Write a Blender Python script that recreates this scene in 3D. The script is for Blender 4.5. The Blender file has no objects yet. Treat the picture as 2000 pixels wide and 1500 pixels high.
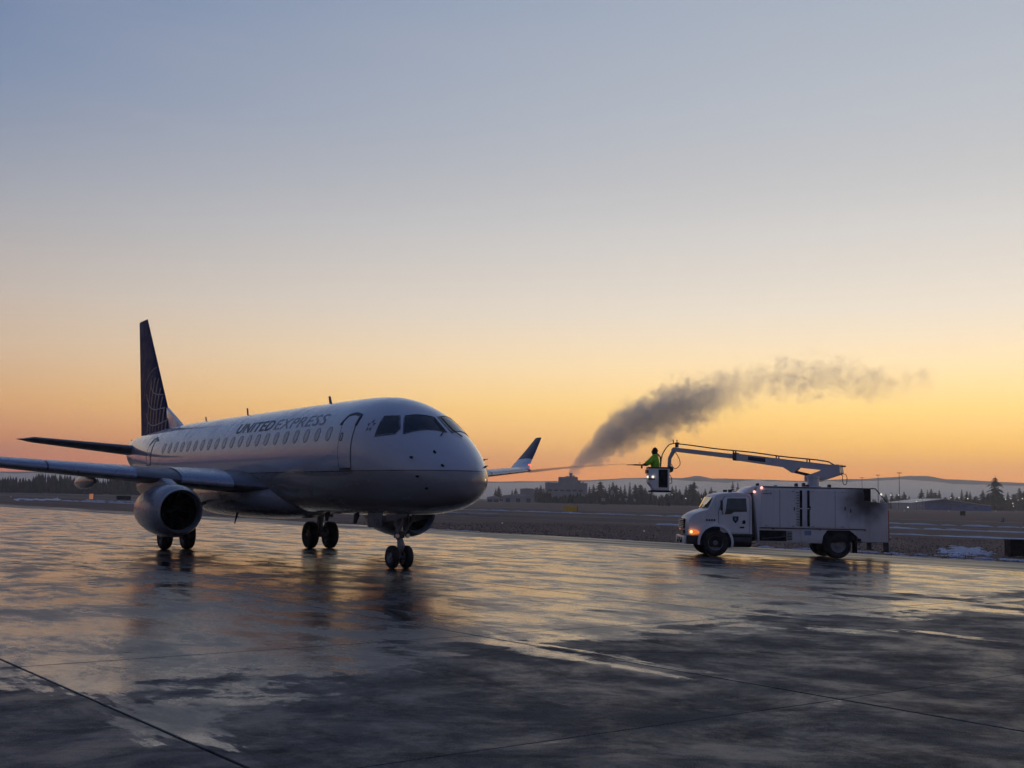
import bpy, bmesh, math, random
import numpy as np
from mathutils import Vector, Matrix, noise as mnoise
random.seed(7); rng = np.random.default_rng(7)
scene = bpy.context.scene
COL = scene.collection
R = math.radians
# ------------------------------------------------------------------ camera
F_PX, PITCH, ROLL, CAM_H = 2308.3, 0.0964, 0.0188, 1.9081
c_, s_ = math.cos(PITCH), math.sin(PITCH); cr_, sr_ = math.cos(ROLL), math.sin(ROLL)
UPV = Vector((0, -s_, c_)); FWD = Vector((0, c_, s_))
RGT = Vector((1, 0, 0)) * cr_ + UPV * sr_
UP2 = Vector((-1, 0, 0)) * sr_ + UPV * cr_
CAM = Vector((0, 0, CAM_H))
cd = bpy.data.cameras.new('camera'); cam = bpy.data.objects.new('camera', cd); COL.objects.link(cam)
cam.matrix_world = Matrix(((RGT.x, UP2.x, -FWD.x, 0), (RGT.y, UP2.y, -FWD.y, 0), (RGT.z, UP2.z, -FWD.z, CAM_H), (0, 0, 0, 1)))
cd.sensor_fit = 'HORIZONTAL'; cd.sensor_width = 36; cd.lens = 36 * F_PX / 2000
cd.clip_start = 0.1; cd.clip_end = 30000
scene.camera = cam
# ------------------------------------------------------------------ sky and sun (dawn, sun still at the horizon on the right)
def lin(c):
    return tuple(((v / 255) / 12.92 if v / 255 <= 0.04045 else ((v / 255 + 0.055) / 1.055) ** 2.4) for v in c)
SUN_AZ, SUN_EL = R(33), R(1.2)
world = bpy.data.worlds.new('World'); scene.world = world; world.use_nodes = True
wt = world.node_tree; wt.nodes.clear()
def WN(t, **k):
    n = wt.nodes.new(t)
    for a, b in k.items(): setattr(n, a, b)
    return n
def wmath(op, a, b=None):
    n = WN('ShaderNodeMath', operation=op)
    for i, v in enumerate((a, b)):
        if v is None: continue
        if isinstance(v, (int, float)): n.inputs[i].default_value = v
        else: wt.links.new(v, n.inputs[i])
    return n.outputs[0]
tc = WN('ShaderNodeTexCoord'); sep = WN('ShaderNodeSeparateXYZ'); wt.links.new(tc.outputs['Generated'], sep.inputs[0])
zc = wmath('MAXIMUM', sep.outputs[2], 0.0); fac = wmath('POWER', zc, 0.5)
hl = wmath('SQRT', wmath('ADD', wmath('MULTIPLY', sep.outputs[0], sep.outputs[0]), wmath('ADD', wmath('MULTIPLY', sep.outputs[1], sep.outputs[1]), 1e-6)))
dt = wmath('DIVIDE', wmath('ADD', wmath('MULTIPLY', sep.outputs[0], math.sin(SUN_AZ)), wmath('MULTIPLY', sep.outputs[1], math.cos(SUN_AZ))), hl)
def ramp(stops):
    n = WN('ShaderNodeValToRGB'); wt.links.new(fac, n.inputs[0]); e = n.color_ramp.elements
    n.color_ramp.interpolation = 'EASE' if False else 'LINEAR'
    for i, (deg, c) in enumerate(stops):
        p = math.sqrt(math.sin(R(deg)))
        if i < 2: el = e[i]; el.position = p
        else: el = e.new(p)
        el.color = (*lin(c), 1)
    return n.outputs[0]
SKY_LEFT = [(0, (208, 100, 76)), (1.2, (222, 122, 82)), (2.3, (226, 144, 90)), (4, (228, 172, 114)), (6.5, (213, 185, 157)), (9, (198, 185, 175)), (13, (168, 171, 180)), (18, (131, 148, 178)), (23.5, (105, 130, 171)), (42, (76, 100, 147)), (90, (66, 88, 136))]
SKY_RIGHT = [(0, (255, 136, 40)), (1.4, (255, 164, 54)), (2.6, (255, 192, 78)), (4.5, (255, 213, 122)), (6.5, (250, 221, 170)), (9, (233, 220, 200)), (13, (221, 217, 212)), (18, (201, 205, 211)), (23.5, (180, 190, 204)), (42, (104, 124, 161)), (90, (66, 88, 136))]
SKY_BACK = [(0, (102, 97, 106)), (3, (114, 106, 117)), (8, (115, 110, 127)), (16, (98, 104, 131)), (40, (78, 95, 135)), (90, (66, 88, 136))]
def wmix(f, a, b):
    n = WN('ShaderNodeMix', data_type='RGBA'); wt.links.new(f, n.inputs[0]); wt.links.new(a, n.inputs[6]); wt.links.new(b, n.inputs[7]); return n.outputs[2]
def wrange(v, a, b, smooth=True):
    n = WN('ShaderNodeMapRange', interpolation_type='SMOOTHSTEP' if smooth else 'LINEAR'); wt.links.new(v, n.inputs[0])
    n.inputs[1].default_value = a; n.inputs[2].default_value = b; return n.outputs[0]
front = wmix(wrange(dt, 0.50, 1.0, False), ramp(SKY_LEFT), ramp(SKY_RIGHT))
base_sky = wmix(wrange(dt, -0.35, 0.55), ramp(SKY_BACK), front)
nish = WN('ShaderNodeTexSky', sky_type='NISHITA', sun_disc=False, sun_elevation=SUN_EL, sun_rotation=SUN_AZ, air_density=1.0, dust_density=1.5, ozone_density=2.0)
nb = WN('ShaderNodeBackground'); nb.inputs[1].default_value = 0.05; wt.links.new(nish.outputs[0], nb.inputs[0])
mp = WN('ShaderNodeMapping'); mp.inputs[3].default_value = (1.2, 1.2, 9.0); mp.inputs[2].default_value = (0.1, 0.14, 0); wt.links.new(tc.outputs['Generated'], mp.inputs[0])
cn = WN('ShaderNodeTexNoise'); cn.inputs['Scale'].default_value = 2.6; cn.inputs['Detail'].default_value = 7; cn.inputs['Roughness'].default_value = 0.6; cn.inputs['Distortion'].default_value = 0.5; wt.links.new(mp.outputs[0], cn.inputs[0])
veil = WN('ShaderNodeMix', data_type='RGBA'); wt.links.new(wmath('MULTIPLY', wrange(cn.outputs[0], 0.46, 0.75), 0.06), veil.inputs[0]); wt.links.new(base_sky, veil.inputs[6]); veil.inputs[7].default_value = (*lin((226, 204, 196)), 1)
vdamp = WN('ShaderNodeMix', data_type='RGBA'); wt.links.new(wrange(dt, -0.2, 0.5), vdamp.inputs[0]); wt.links.new(base_sky, vdamp.inputs[6]); wt.links.new(veil.outputs[2], vdamp.inputs[7]); base_sky = vdamp.outputs[2]   # thin high veil on the lit side of the sky
gb = WN('ShaderNodeBackground'); wt.links.new(wmath('ADD', 1.0, wmath('MULTIPLY', wmath('SUBTRACT', 1.0, wrange(zc, 0.0, 0.30)), wmath('MULTIPLY', wrange(dt, 0.2, 1.0), 0.68))), gb.inputs[1]); wt.links.new(base_sky, gb.inputs[0])
mixs = WN('ShaderNodeMixShader'); mixs.inputs[0].default_value = 0.94
wt.links.new(nb.outputs[0], mixs.inputs[1]); wt.links.new(gb.outputs[0], mixs.inputs[2])
wo = WN('ShaderNodeOutputWorld'); wt.links.new(mixs.outputs[0], wo.inputs[0])
sd = bpy.data.lights.new('sun', 'SUN'); sd.energy = 0.12; sd.angle = R(4); sd.color = (1.0, 0.72, 0.45)
sun = bpy.data.objects.new('sun', sd); COL.objects.link(sun)
sdir = Vector((math.sin(SUN_AZ) * math.cos(SUN_EL), math.cos(SUN_AZ) * math.cos(SUN_EL), math.sin(SUN_EL)))
sun.rotation_euler = sdir.to_track_quat('Z', 'Y').to_euler()
vs = scene.view_settings; vs.view_transform = 'Standard'; vs.look = 'None'; vs.exposure = 0.0; vs.gamma = 1.0; vs.use_curve_mapping = False
cy = scene.cycles
cy.use_denoising = True; cy.use_adaptive_sampling = True; cy.adaptive_threshold = 0.02; cy.adaptive_min_samples = 16; cy.max_bounces = 5; cy.diffuse_bounces = 2; cy.glossy_bounces = 3; cy.transmission_bounces = 4; cy.volume_bounces = 1; cy.transparent_max_bounces = 8
cy.caustics_reflective = False; cy.caustics_refractive = False; cy.sample_clamp_indirect = 4

# ------------------------------------------------------------------ helpers
def ray(u, v): return FWD + RGT * ((u - 1000) / F_PX) + UP2 * ((750 - v) / F_PX)
def gnd(u, v, z=0.0):
    w = ray(u, v); t = (z - CAM_H) / w.z; return CAM + w * t
def atY(u, v, y):
    w = ray(u, v); return CAM + w * (y / w.y)
def tag(o, label=None, cat=None, group=None, kind=None):
    if label: o['label'] = label
    if cat: o['category'] = cat
    if group: o['group'] = group
    if kind: o['kind'] = kind
    return o
def link(name, me, mat=None, parent=None, smooth=False, loc=None, rot=None):
    o = bpy.data.objects.new(name, me); COL.objects.link(o)
    if mat is not None and len(me.materials) == 0: me.materials.append(mat)
    if parent: o.parent = parent
    if loc is not None: o.location = loc
    if rot is not None: o.rotation_euler = rot
    if smooth: me.polygons.foreach_set('use_smooth', [True] * len(me.polygons))
    return o
def mk(name, verts, faces, mat=None, parent=None, smooth=False, sharp=None, **k):
    me = bpy.data.meshes.new(name); me.from_pydata([tuple(v) for v in verts], [], faces); me.validate(); me.update()
    o = link(name, me, mat, parent, smooth, **k)
    if smooth and sharp: me.set_sharp_from_angle(angle=R(sharp))
    return o
def empty(name, loc=(0, 0, 0), rz=0.0, parent=None):
    o = bpy.data.objects.new(name, None); COL.objects.link(o); o.location = loc; o.rotation_euler = (0, 0, rz); o.empty_display_size = 0.2
    if parent: o.parent = parent
    return o
def bm_obj(name, bm, mat=None, parent=None, smooth=False, sharp=None, **k):
    bmesh.ops.recalc_face_normals(bm, faces=bm.faces)
    me = bpy.data.meshes.new(name); bm.to_mesh(me); bm.free()
    o = link(name, me, mat, parent, smooth, **k)
    if smooth and sharp: me.set_sharp_from_angle(angle=R(sharp))
    return o
def add_box(bm, lo, hi, bev=0.0, seg=1):
    x0, y0, z0 = lo; x1, y1, z1 = hi
    vs_ = [bm.verts.new(p) for p in ((x0, y0, z0), (x1, y0, z0), (x1, y1, z0), (x0, y1, z0), (x0, y0, z1), (x1, y0, z1), (x1, y1, z1), (x0, y1, z1))]
    fs = [bm.faces.new([vs_[i] for i in f]) for f in ((0, 3, 2, 1), (4, 5, 6, 7), (0, 1, 5, 4), (1, 2, 6, 5), (2, 3, 7, 6), (3, 0, 4, 7))]
    if bev:
        es = list({e for f in fs for e in f.edges}); bmesh.ops.bevel(bm, geom=es, offset=bev, segments=seg, affect='EDGES', profile=0.5)
def box(name, lo, hi, mat, parent=None, bev=0.0, seg=1, **k):
    bm = bmesh.new(); add_box(bm, lo, hi, bev, seg); return bm_obj(name, bm, mat, parent, smooth=bev > 0 and seg > 1, sharp=40, **k)
def add_tube(bm, pts, rad, n=10, cap=True):
    pts = [Vector(p) for p in pts]
    if not hasattr(rad, '__len__'): rad = [rad] * len(pts)
    rings = []; prev = None
    for i, p in enumerate(pts):
        t = (pts[min(i + 1, len(pts) - 1)] - pts[max(i - 1, 0)]).normalized()
        a = prev - t * prev.dot(t) if prev is not None else t.orthogonal()
        if a.length < 1e-6: a = t.orthogonal()
        a.normalize(); b = t.cross(a); prev = a
        rings.append([bm.verts.new(p + (a * math.cos(2 * math.pi * j / n) + b * math.sin(2 * math.pi * j / n)) * rad[i]) for j in range(n)])
    for i in range(len(rings) - 1):
        for j in range(n): bm.faces.new((rings[i][j], rings[i][(j + 1) % n], rings[i + 1][(j + 1) % n], rings[i + 1][j]))
    if cap: bm.faces.new(rings[0][::-1]); bm.faces.new(rings[-1])
def tube(name, pts, rad, mat, parent=None, n=10, **k):
    bm = bmesh.new(); add_tube(bm, pts, rad, n); return bm_obj(name, bm, mat, parent, smooth=True, sharp=50, **k)
def add_lathe(bm, prof, axis='Y', n=32, c=(0, 0, 0)):
    rings = []; c = Vector(c)
    for a, r in prof:
        ring = []
        for j in range(n):
            q = 2 * math.pi * j / n; x, y = r * math.cos(q), r * math.sin(q)
            p = {'Y': (x, a, y), 'X': (a, x, y), 'Z': (x, y, a)}[axis]; ring.append(bm.verts.new(c + Vector(p)))
        rings.append(ring)
    for i in range(len(rings) - 1):
        for j in range(n): bm.faces.new((rings[i][j], rings[i][(j + 1) % n], rings[i + 1][(j + 1) % n], rings[i + 1][j]))
    return rings
def lathe(name, prof, mat, parent=None, axis='Y', n=32, c=(0, 0, 0), sharp=35, **k):
    bm = bmesh.new(); rings = add_lathe(bm, prof, axis, n, c)
    for ring, (a, r) in ((rings[0], prof[0]), (rings[-1], prof[-1])):
        if r > 1e-4 and not k.get('open_', False):
            try: bm.faces.new(ring)
            except ValueError: pass
    k.pop('open_', None)
    return bm_obj(name, bm, mat, parent, smooth=True, sharp=sharp, **k)
def prism(name, poly, y0, y1, mat, parent=None, bev=0.0, seg=2, **k):
    """poly in local XZ, extruded from y0 to y1"""
    bm = bmesh.new(); a = [bm.verts.new((x, y0, z)) for x, z in poly]; b = [bm.verts.new((x, y1, z)) for x, z in poly]; n = len(poly)
    bm.faces.new(a); bm.faces.new(b[::-1])
    for i in range(n): bm.faces.new((a[i], b[i], b[(i + 1) % n], a[(i + 1) % n]))
    if bev: bmesh.ops.bevel(bm, geom=list(bm.edges), offset=bev, segments=seg, affect='EDGES', profile=0.5)
    return bm_obj(name, bm, mat, parent, smooth=bev > 0, sharp=40, **k)
def copy_tree(o, parent=None):
    q = o.copy(); COL.objects.link(q); q.parent = parent
    for ch in o.children: copy_tree(ch, q)
    return q

# ------------------------------------------------------------------ materials
class NT:
    def __init__(s, name):
        s.m = bpy.data.materials.new(name); s.m.use_nodes = True; s.t = s.m.node_tree; s.t.nodes.clear()
        s.out = s.n('ShaderNodeOutputMaterial')
    def n(s, t, **k):
        q = s.t.nodes.new(t)
        for a, b in k.items(): setattr(q, a, b)
        return q
    def set(s, sock, v):
        if isinstance(v, bpy.types.NodeSocket): s.t.links.new(v, sock)
        elif hasattr(v, '__len__') and sock.type == 'RGBA' and len(v) == 3: sock.default_value = (*v, 1)
        else: sock.default_value = v
    def math(s, op, a, b=None, c=None, clamp=False):
        q = s.n('ShaderNodeMath', operation=op, use_clamp=clamp)
        for i, v in enumerate((a, b, c)):
            if v is not None: s.set(q.inputs[i], v)
        return q.outputs[0]
    def noise(s, vec, scale, detail=4, rough=0.5, dist=0.0):
        q = s.n('ShaderNodeTexNoise'); s.t.links.new(vec, q.inputs['Vector'])
        q.inputs['Scale'].default_value = scale; q.inputs['Detail'].default_value = detail; q.inputs['Roughness'].default_value = rough; q.inputs['Distortion'].default_value = dist
        return q.outputs[0]
    def rng(s, v, a, b, c=0.0, d=1.0, smooth=True):
        q = s.n('ShaderNodeMapRange', interpolation_type='SMOOTHSTEP' if smooth else 'LINEAR'); s.set(q.inputs[0], v)
        for i, x in enumerate((a, b, c, d)): s.set(q.inputs[i + 1], x)
        return q.outputs[0]
    def mix(s, f, a, b):
        q = s.n('ShaderNodeMix', data_type='RGBA'); s.set(q.inputs[0], f); s.set(q.inputs[6], a); s.set(q.inputs[7], b); return q.outputs[2]
    def mapping(s, vec, loc=(0, 0, 0), rot=(0, 0, 0), scale=(1, 1, 1)):
        q = s.n('ShaderNodeMapping'); s.t.links.new(vec, q.inputs[0]); q.inputs[1].default_value = loc; q.inputs[2].default_value = rot; q.inputs[3].default_value = scale; return q.outputs[0]
    def bsdf(s, **k):
        q = s.n('ShaderNodeBsdfPrincipled')
        for a, b in k.items(): s.set(q.inputs[a.replace('_', ' ')], b)
        s.t.links.new(q.outputs[0], s.out.inputs[0]); return q
    def bump(s, h, strength=0.3, dist=0.01):
        q = s.n('ShaderNodeBump'); q.inputs['Strength'].default_value = strength; q.inputs['Distance'].default_value = dist; s.t.links.new(h, q.inputs['Height']); return q.outputs[0]
    def obj(s): return s.n('ShaderNodeTexCoord').outputs['Object']
    def pos(s): return s.n('ShaderNodeNewGeometry').outputs['Position']
def simple(name, col, rough=0.5, metal=0.0, coat=0.0, var=0.15, scale=3.0, rvar=0.15, bump=0.0, bscale=40.0, spec=0.5):
    t = NT(name); o = t.obj(); nz = t.noise(o, scale, 5, 0.6)
    f = t.rng(nz, 0.3, 0.7)
    cb = t.mix(f, tuple(v * (1 - var) for v in col), tuple(min(1, v * (1 + var)) for v in col))
    ro = t.rng(t.noise(o, scale * 2.3, 4), 0.3, 0.7, max(0.02, rough - rvar * rough), min(1, rough + rvar * rough))
    b = t.bsdf(Base_Color=cb, Roughness=ro, Metallic=metal, Coat_Weight=coat, Coat_Roughness=0.08, Specular_IOR_Level=spec)
    if bump: t.set(b.inputs['Normal'], t.bump(t.noise(o, bscale, 3), bump, 0.01))
    return t.m
def emis(name, col, strength):
    t = NT(name); b = t.bsdf(Base_Color=col, Roughness=0.3); t.set(b.inputs['Emission Color'], col); b.inputs['Emission Strength'].default_value = strength; return t.m
M = {}
M['black_rubber'] = simple('black rubber', (0.014, 0.014, 0.015), 0.75, var=0.3, bump=0.15)
M['dark_metal'] = simple('dark grey metal', (0.045, 0.046, 0.05), 0.45, 0.4)
M['steel'] = simple('brushed steel', (0.42, 0.43, 0.45), 0.32, 0.9)
M['gear_paint'] = simple('grey gear paint', (0.30, 0.31, 0.33), 0.4, 0.0, var=0.2)
M['rim'] = simple('wheel rim paint', (0.20, 0.205, 0.21), 0.4, 0.3)
M['glass'] = simple('dark cockpit glass', (0.012, 0.014, 0.016), 0.05, 0.0, var=0.2, rvar=0.3)
M['void'] = simple('matte and shade black', (0.006, 0.006, 0.007), 0.8)  # black of real parts; also painted shade in engine inlets and front wheel wells
M['seal'] = simple('dark seal', (0.05, 0.052, 0.058), 0.6)
M['navy'] = simple('navy paint', (0.010, 0.014, 0.05), 0.4, spec=0.25)
M['greyblue'] = simple('grey blue lettering', (0.075, 0.085, 0.14), 0.3)
M['gold_line'] = simple('pale logo line', (0.30, 0.29, 0.31), 0.45)
M['logo_dim'] = simple('dim logo band', (0.040, 0.032, 0.060), 0.4)
M['wing_grey'] = simple('wing grey paint', (0.15, 0.155, 0.17), 0.45, var=0.1, scale=1.2)
M['slat'] = simple('polished leading edge', (0.32, 0.35, 0.42), 0.3, 0.6, var=0.06, scale=1.5)
M['white_part'] = simple('white paint', (0.62, 0.63, 0.65), 0.3, coat=0.4, var=0.06)
M['nacelle'] = simple('grey nacelle paint', (0.24, 0.25, 0.28), 0.3, coat=0.3, var=0.08, scale=1.5)
M['lip'] = simple('polished inlet lip', (0.30, 0.31, 0.33), 0.35, 0.6, var=0.05)
M['red_lens'] = emis('red lamp lens', (0.9, 0.12, 0.06), 2.2)
M['white_lens'] = emis('white lamp lens', (1.0, 0.93, 0.78), 1.1)
M['amber_lens'] = emis('amber lamp lens', (0.9, 0.22, 0.04), 0.75)
M['marker_lens'] = emis('marker lamp', (1.0, 0.50, 0.42), 1.5)
M['head_lens'] = emis('headlamp lens', (1.0, 0.66, 0.25), 1.6)
# ------------------------------------------------------------------ ground
GA = R(-52.4)                                   # direction of the long slab joints
TT = Vector((math.cos(GA), math.sin(GA), 0)); NN = Vector((-math.sin(GA), math.cos(GA), 0))   # along / across
def NTp(n, t, z=0.0): return NN * n + TT * t + Vector((0, 0, z))
SLAB = 6.1; N0 = 3.75; T0 = -13.5; N_EDGE = N0 + 5 * SLAB; N_GRASS = 39.9
# wet concrete
def wet_concrete():
    t = NT('wet concrete'); p = t.pos()
    sp = t.n('ShaderNodeSeparateXYZ'); t.t.links.new(p, sp.inputs[0]); X, Y = sp.outputs[0], sp.outputs[1]
    q = t.mapping(p, rot=(0, 0, -GA))            # x' runs along the long joints, y' across them
    sq = t.n('ShaderNodeSeparateXYZ'); t.t.links.new(q, sq.inputs[0])
    def edge(c, o):                              # distance in metres from the nearest joint
        f = t.math('FRACT', t.math('ADD', t.math('DIVIDE', t.math('SUBTRACT', c, o), SLAB), 100.0)); return t.math('MULTIPLY', t.math('MINIMUM', f, t.math('SUBTRACT', 1.0, f)), SLAB)
    e_n, e_t = edge(sq.outputs[1], N0), edge(sq.outputs[0], T0)
    big = t.noise(p, 0.15, 5, 0.6, 0.6)
    band = t.noise(t.mapping(q, scale=(0.24, 0.42, 1)), 1.0, 7, 0.68, 0.3)
    cross = t.noise(t.mapping(q, loc=(7, 2, 0), scale=(0.55, 0.24, 1)), 1.0, 7, 0.68, 0.3)
    brk = t.noise(p, 1.25, 10, 0.76, 0.3)
    c5 = lambda v, k: t.math('MULTIPLY', t.math('SUBTRACT', v, 0.5), k)
    # standing fluid starts beyond a ragged line that lies further out on the right
    d = t.math('SUBTRACT', Y, t.math('ADD', t.math('MULTIPLY', X, 1.0), 15.7))
    for v, k in ((big, 13.0), (band, 15.0), (cross, 9.0), (brk, 11.0)): d = t.math('ADD', d, c5(v, k))
    d = t.math('SUBTRACT', d, t.math('MULTIPLY', t.math('LESS_THAN', sq.outputs[1], N0), 2.6))   # the nearest row of slabs has drained
    # fluid stays longest along the joints
    jn = t.math('MULTIPLY', t.rng(e_n, 0.75, 0.10), t.rng(t.noise(t.mapping(q, scale=(0.22, 1.2, 1)), 1.0, 5, 0.65), 0.38, 0.60))
    jt = t.math('MULTIPLY', t.rng(e_t, 0.60, 0.08), t.rng(t.noise(t.mapping(q, loc=(2, 9, 0), scale=(1.2, 0.22, 1)), 1.0, 5, 0.65), 0.40, 0.62))
    d = t.math('ADD', d, t.math('MULTIPLY', t.math('MAXIMUM', jn, jt), 6.0))
    wet = t.math('ADD', t.math('MULTIPLY', t.rng(d, -3.0, 3.0), 0.45), t.math('MULTIPLY', t.rng(d, -0.5, 0.6), 0.55))
    streak = t.rng(t.noise(t.mapping(q, loc=(3, 1, 0), scale=(0.3, 2.0, 1)), 1.0, 9, 0.76, 0.25), 0.61, 0.70, 0, 0.6)
    wet = t.math('MAXIMUM', wet, t.math('MULTIPLY', streak, t.rng(Y, 7.5, 13.0)))
    fine = t.noise(p, 9.0, 6, 0.7); grain = t.noise(p, 70.0, 4, 0.65); speck = t.noise(p, 26.0, 5, 0.7)
    mott = t.rng(t.noise(p, 1.3, 8, 0.72, 0.4), 0.32, 0.68)
    dry_c = t.mix(mott, (0.028, 0.026, 0.025), (0.100, 0.094, 0.090))
    dry_c = t.mix(t.rng(grain, 0.42, 0.70), dry_c, (0.16, 0.152, 0.146))
    stain = t.math('MULTIPLY', t.rng(t.noise(t.mapping(q, loc=(5, 5, 0), scale=(0.4, 0.9, 1)), 1.0, 9, 0.76, 0.3), 0.50, 0.64), 0.75)
    dry_c = t.mix(stain, dry_c, (0.018, 0.017, 0.018))
    tyre = t.math('MULTIPLY', t.rng(t.noise(t.mapping(p, rot=(0, 0, R(-24)), scale=(0.05, 3.2, 1)), 1.0, 3, 0.5, 0.2), 0.64, 0.70), 0.5)
    dry_c = t.mix(tyre, dry_c, (0.016, 0.015, 0.016))
    rnd = t.n('ShaderNodeObjectInfo').outputs['Random']
    dry_c = t.mix(t.rng(rnd, 0, 1, 0, 0.40, False), dry_c, (0.024, 0.024, 0.027))
    wet_c = t.mix(mott, (0.016, 0.016, 0.018), (0.032, 0.031, 0.033))
    base = t.mix(wet, dry_c, wet_c)
    r_wet = t.math('ADD', t.rng(t.noise(t.mapping(q, scale=(0.45, 0.8, 1)), 1.0, 9, 0.74, 0.3), 0.36, 0.64, 0.06, 0.42), t.math('MULTIPLY', c5(speck, 1.0), 0.20))
    dn = t.noise(t.mapping(p, loc=(9, 3, 0)), 0.7, 10, 0.76, 0.3)
    r_dry = t.rng(dn, 0.36, 0.64, 0.42, 0.82)
    rough = t.math('ADD', t.math('MULTIPLY', r_wet, wet), t.math('MULTIPLY', r_dry, t.math('SUBTRACT', 1.0, wet)))
    spec = t.math('ADD', t.rng(wet, 0, 1, 0.10, 0.70), t.math('MULTIPLY', t.rng(dn, 0.60, 0.42), 0.10))
    b = t.bsdf(Base_Color=base, Roughness=rough, Specular_IOR_Level=spec)
    ripple = t.noise(p, 1.1, 7, 0.7)
    rip2 = t.noise(p, 5.5, 6, 0.7, 0.2)
    h = t.math('ADD', t.math('ADD', t.math('MULTIPLY', ripple, 0.45), t.math('MULTIPLY', rip2, 0.20)), t.math('MULTIPLY', fine, 0.05))
    h = t.math('ADD', h, t.math('MULTIPLY', grain, t.rng(wet, 0, 1, 0.016, 0.004)))
    t.set(b.inputs['Normal'], t.bump(h, 0.60, 0.034))
    return t.m
M['concrete'] = wet_concrete()
M['joint'] = simple('joint sealant', (0.018, 0.018, 0.019), 0.6)
def asphalt(name, lo, hi, r0, r1):
    t = NT(name); p = t.pos(); q = t.mapping(p, rot=(0, 0, -GA))
    m = t.rng(t.noise(t.mapping(q, scale=(0.08, 0.5, 1)), 1.0, 6, 0.65), 0.3, 0.7)
    c = t.mix(m, lo, hi); ro = t.rng(t.noise(t.mapping(q, scale=(0.1, 0.9, 1)), 1.0, 5), 0.3, 0.7, r0, r1)
    b = t.bsdf(Base_Color=c, Roughness=ro, Specular_IOR_Level=0.35 if r0 < .5 else 0.1); t.set(b.inputs['Normal'], t.bump(t.noise(p, 30, 4), 0.3, 0.01)); return t.m
M['shoulder'] = asphalt('damp asphalt shoulder', (0.028, 0.026, 0.026), (0.05, 0.046, 0.044), 0.3, 0.6)
M['taxiway'] = asphalt('taxiway asphalt', (0.095, 0.068, 0.058), (0.150, 0.112, 0.096), 0.75, 0.95)
def grass_mat():
    t = NT('dry winter grass'); p = t.pos(); q = t.mapping(p, rot=(0, 0, -GA))
    a = t.rng(t.noise(t.mapping(q, scale=(0.02, 0.12, 1)), 1.0, 6, 0.65), 0.3, 0.7)
    b_ = t.rng(t.noise(p, 0.8, 7, 0.75), 0.35, 0.65); e = t.rng(t.noise(p, 6.0, 5, 0.75), 0.3, 0.7)
    c = t.mix(a, (0.175, 0.108, 0.080), (0.275, 0.180, 0.136)); c = t.mix(t.math('MULTIPLY', b_, 0.6), c, (0.105, 0.066, 0.050)); c = t.mix(t.math('MULTIPLY', e, 0.4), c, (0.25, 0.19, 0.15))
    # frost on the open field
    fr = t.math('MULTIPLY', t.rng(t.noise(t.mapping(q, loc=(40, 3, 0), scale=(0.012, 0.06, 1)), 1.0, 5, 0.6), 0.52, 0.72), t.rng(t.noise(p, 1.8, 5, 0.7), 0.4, 0.62))
    c = t.mix(t.math('MULTIPLY', fr, 0.22), c, (0.34, 0.31, 0.31))
    b = t.bsdf(Base_Color=c, Roughness=0.95, Specular_IOR_Level=0.1); t.set(b.inputs['Normal'], t.bump(t.noise(p, 3.0, 6, 0.8), 0.5, 0.10)); return t.m
M['grass'] = grass_mat()
g = mk('ground', [(-6000, -400, -0.06), (6000, -400, -0.06), (6000, 7000, -0.06), (-6000, 7000, -0.06)], [(0, 1, 2, 3)], M['grass']); tag(g, kind='structure')
# apron base (joint sealant colour) under the slabs
def strip(name, n0, n1, t0, t1, z, mat, parent=None):
    return mk(name, [NTp(n0, t0, z), NTp(n0, t1, z), NTp(n1, t1, z), NTp(n1, t0, z)], [(0, 1, 2, 3)], mat, parent)
apron = strip('apron', -60, N_EDGE, -150, 75, -0.022, M['joint']); tag(apron, kind='structure')
sh = strip('shoulder', N_EDGE, N_GRASS, -260, 90, -0.012, M['shoulder']); tag(sh, kind='structure')
def slab_mesh(ch=0.006):
    hx, hy = SLAB / 2 - 0.007, SLAB / 2 - 0.017; v = []; f = []
    for d, z in ((0, -0.02), (0, -ch), (ch, 0.0)):
        kx, ky = hx - d, hy - d; v += [(-kx, -ky, z), (kx, -ky, z), (kx, ky, z), (-kx, ky, z)]
    for r in range(2):
        for j in range(4): f.append((r * 4 + j, r * 4 + (j + 1) % 4, r * 4 + 4 + (j + 1) % 4, r * 4 + 4 + j))
    f.append((8, 9, 10, 11)); return v, f
sv, sf = slab_mesh()
slab_me = bpy.data.meshes.new('slab'); slab_me.from_pydata(sv, [], sf); slab_me.materials.append(M['concrete'])
cand = []
for i in range(-9, 5):
    for j in range(-24, 13):
        cn = N0 + (i + 0.5) * SLAB; ct = T0 + (j + 0.5) * SLAB; c = NTp(cn, ct)
        cand.append((c.length, c, i, j))
def inview(c):
    return c.y > 3 and abs(c.x) < c.y * 0.47 + 6
near = sorted([q for q in cand if inview(q[1])])[:270]; near_keys = {(q[2], q[3]) for q in near}
for q in near:
    o = bpy.data.objects.new('slab', slab_me); COL.objects.link(o); o.parent = apron; o.location = q[1] + Vector((0, 0, random.uniform(-0.0015, 0.0015))); o.rotation_euler = (0, 0, GA)
vv = []; ff = []
for q in cand:
    if (q[2], q[3]) in near_keys: continue
    b0 = len(vv); vv += [q[1] + TT * x + NN * y + Vector((0, 0, z)) for x, y, z in sv]; ff += [tuple(b0 + k for k in f) for f in sf]
o = mk('slab_field', vv, ff, M['concrete'], apron); o['kind'] = 'stuff'
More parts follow.
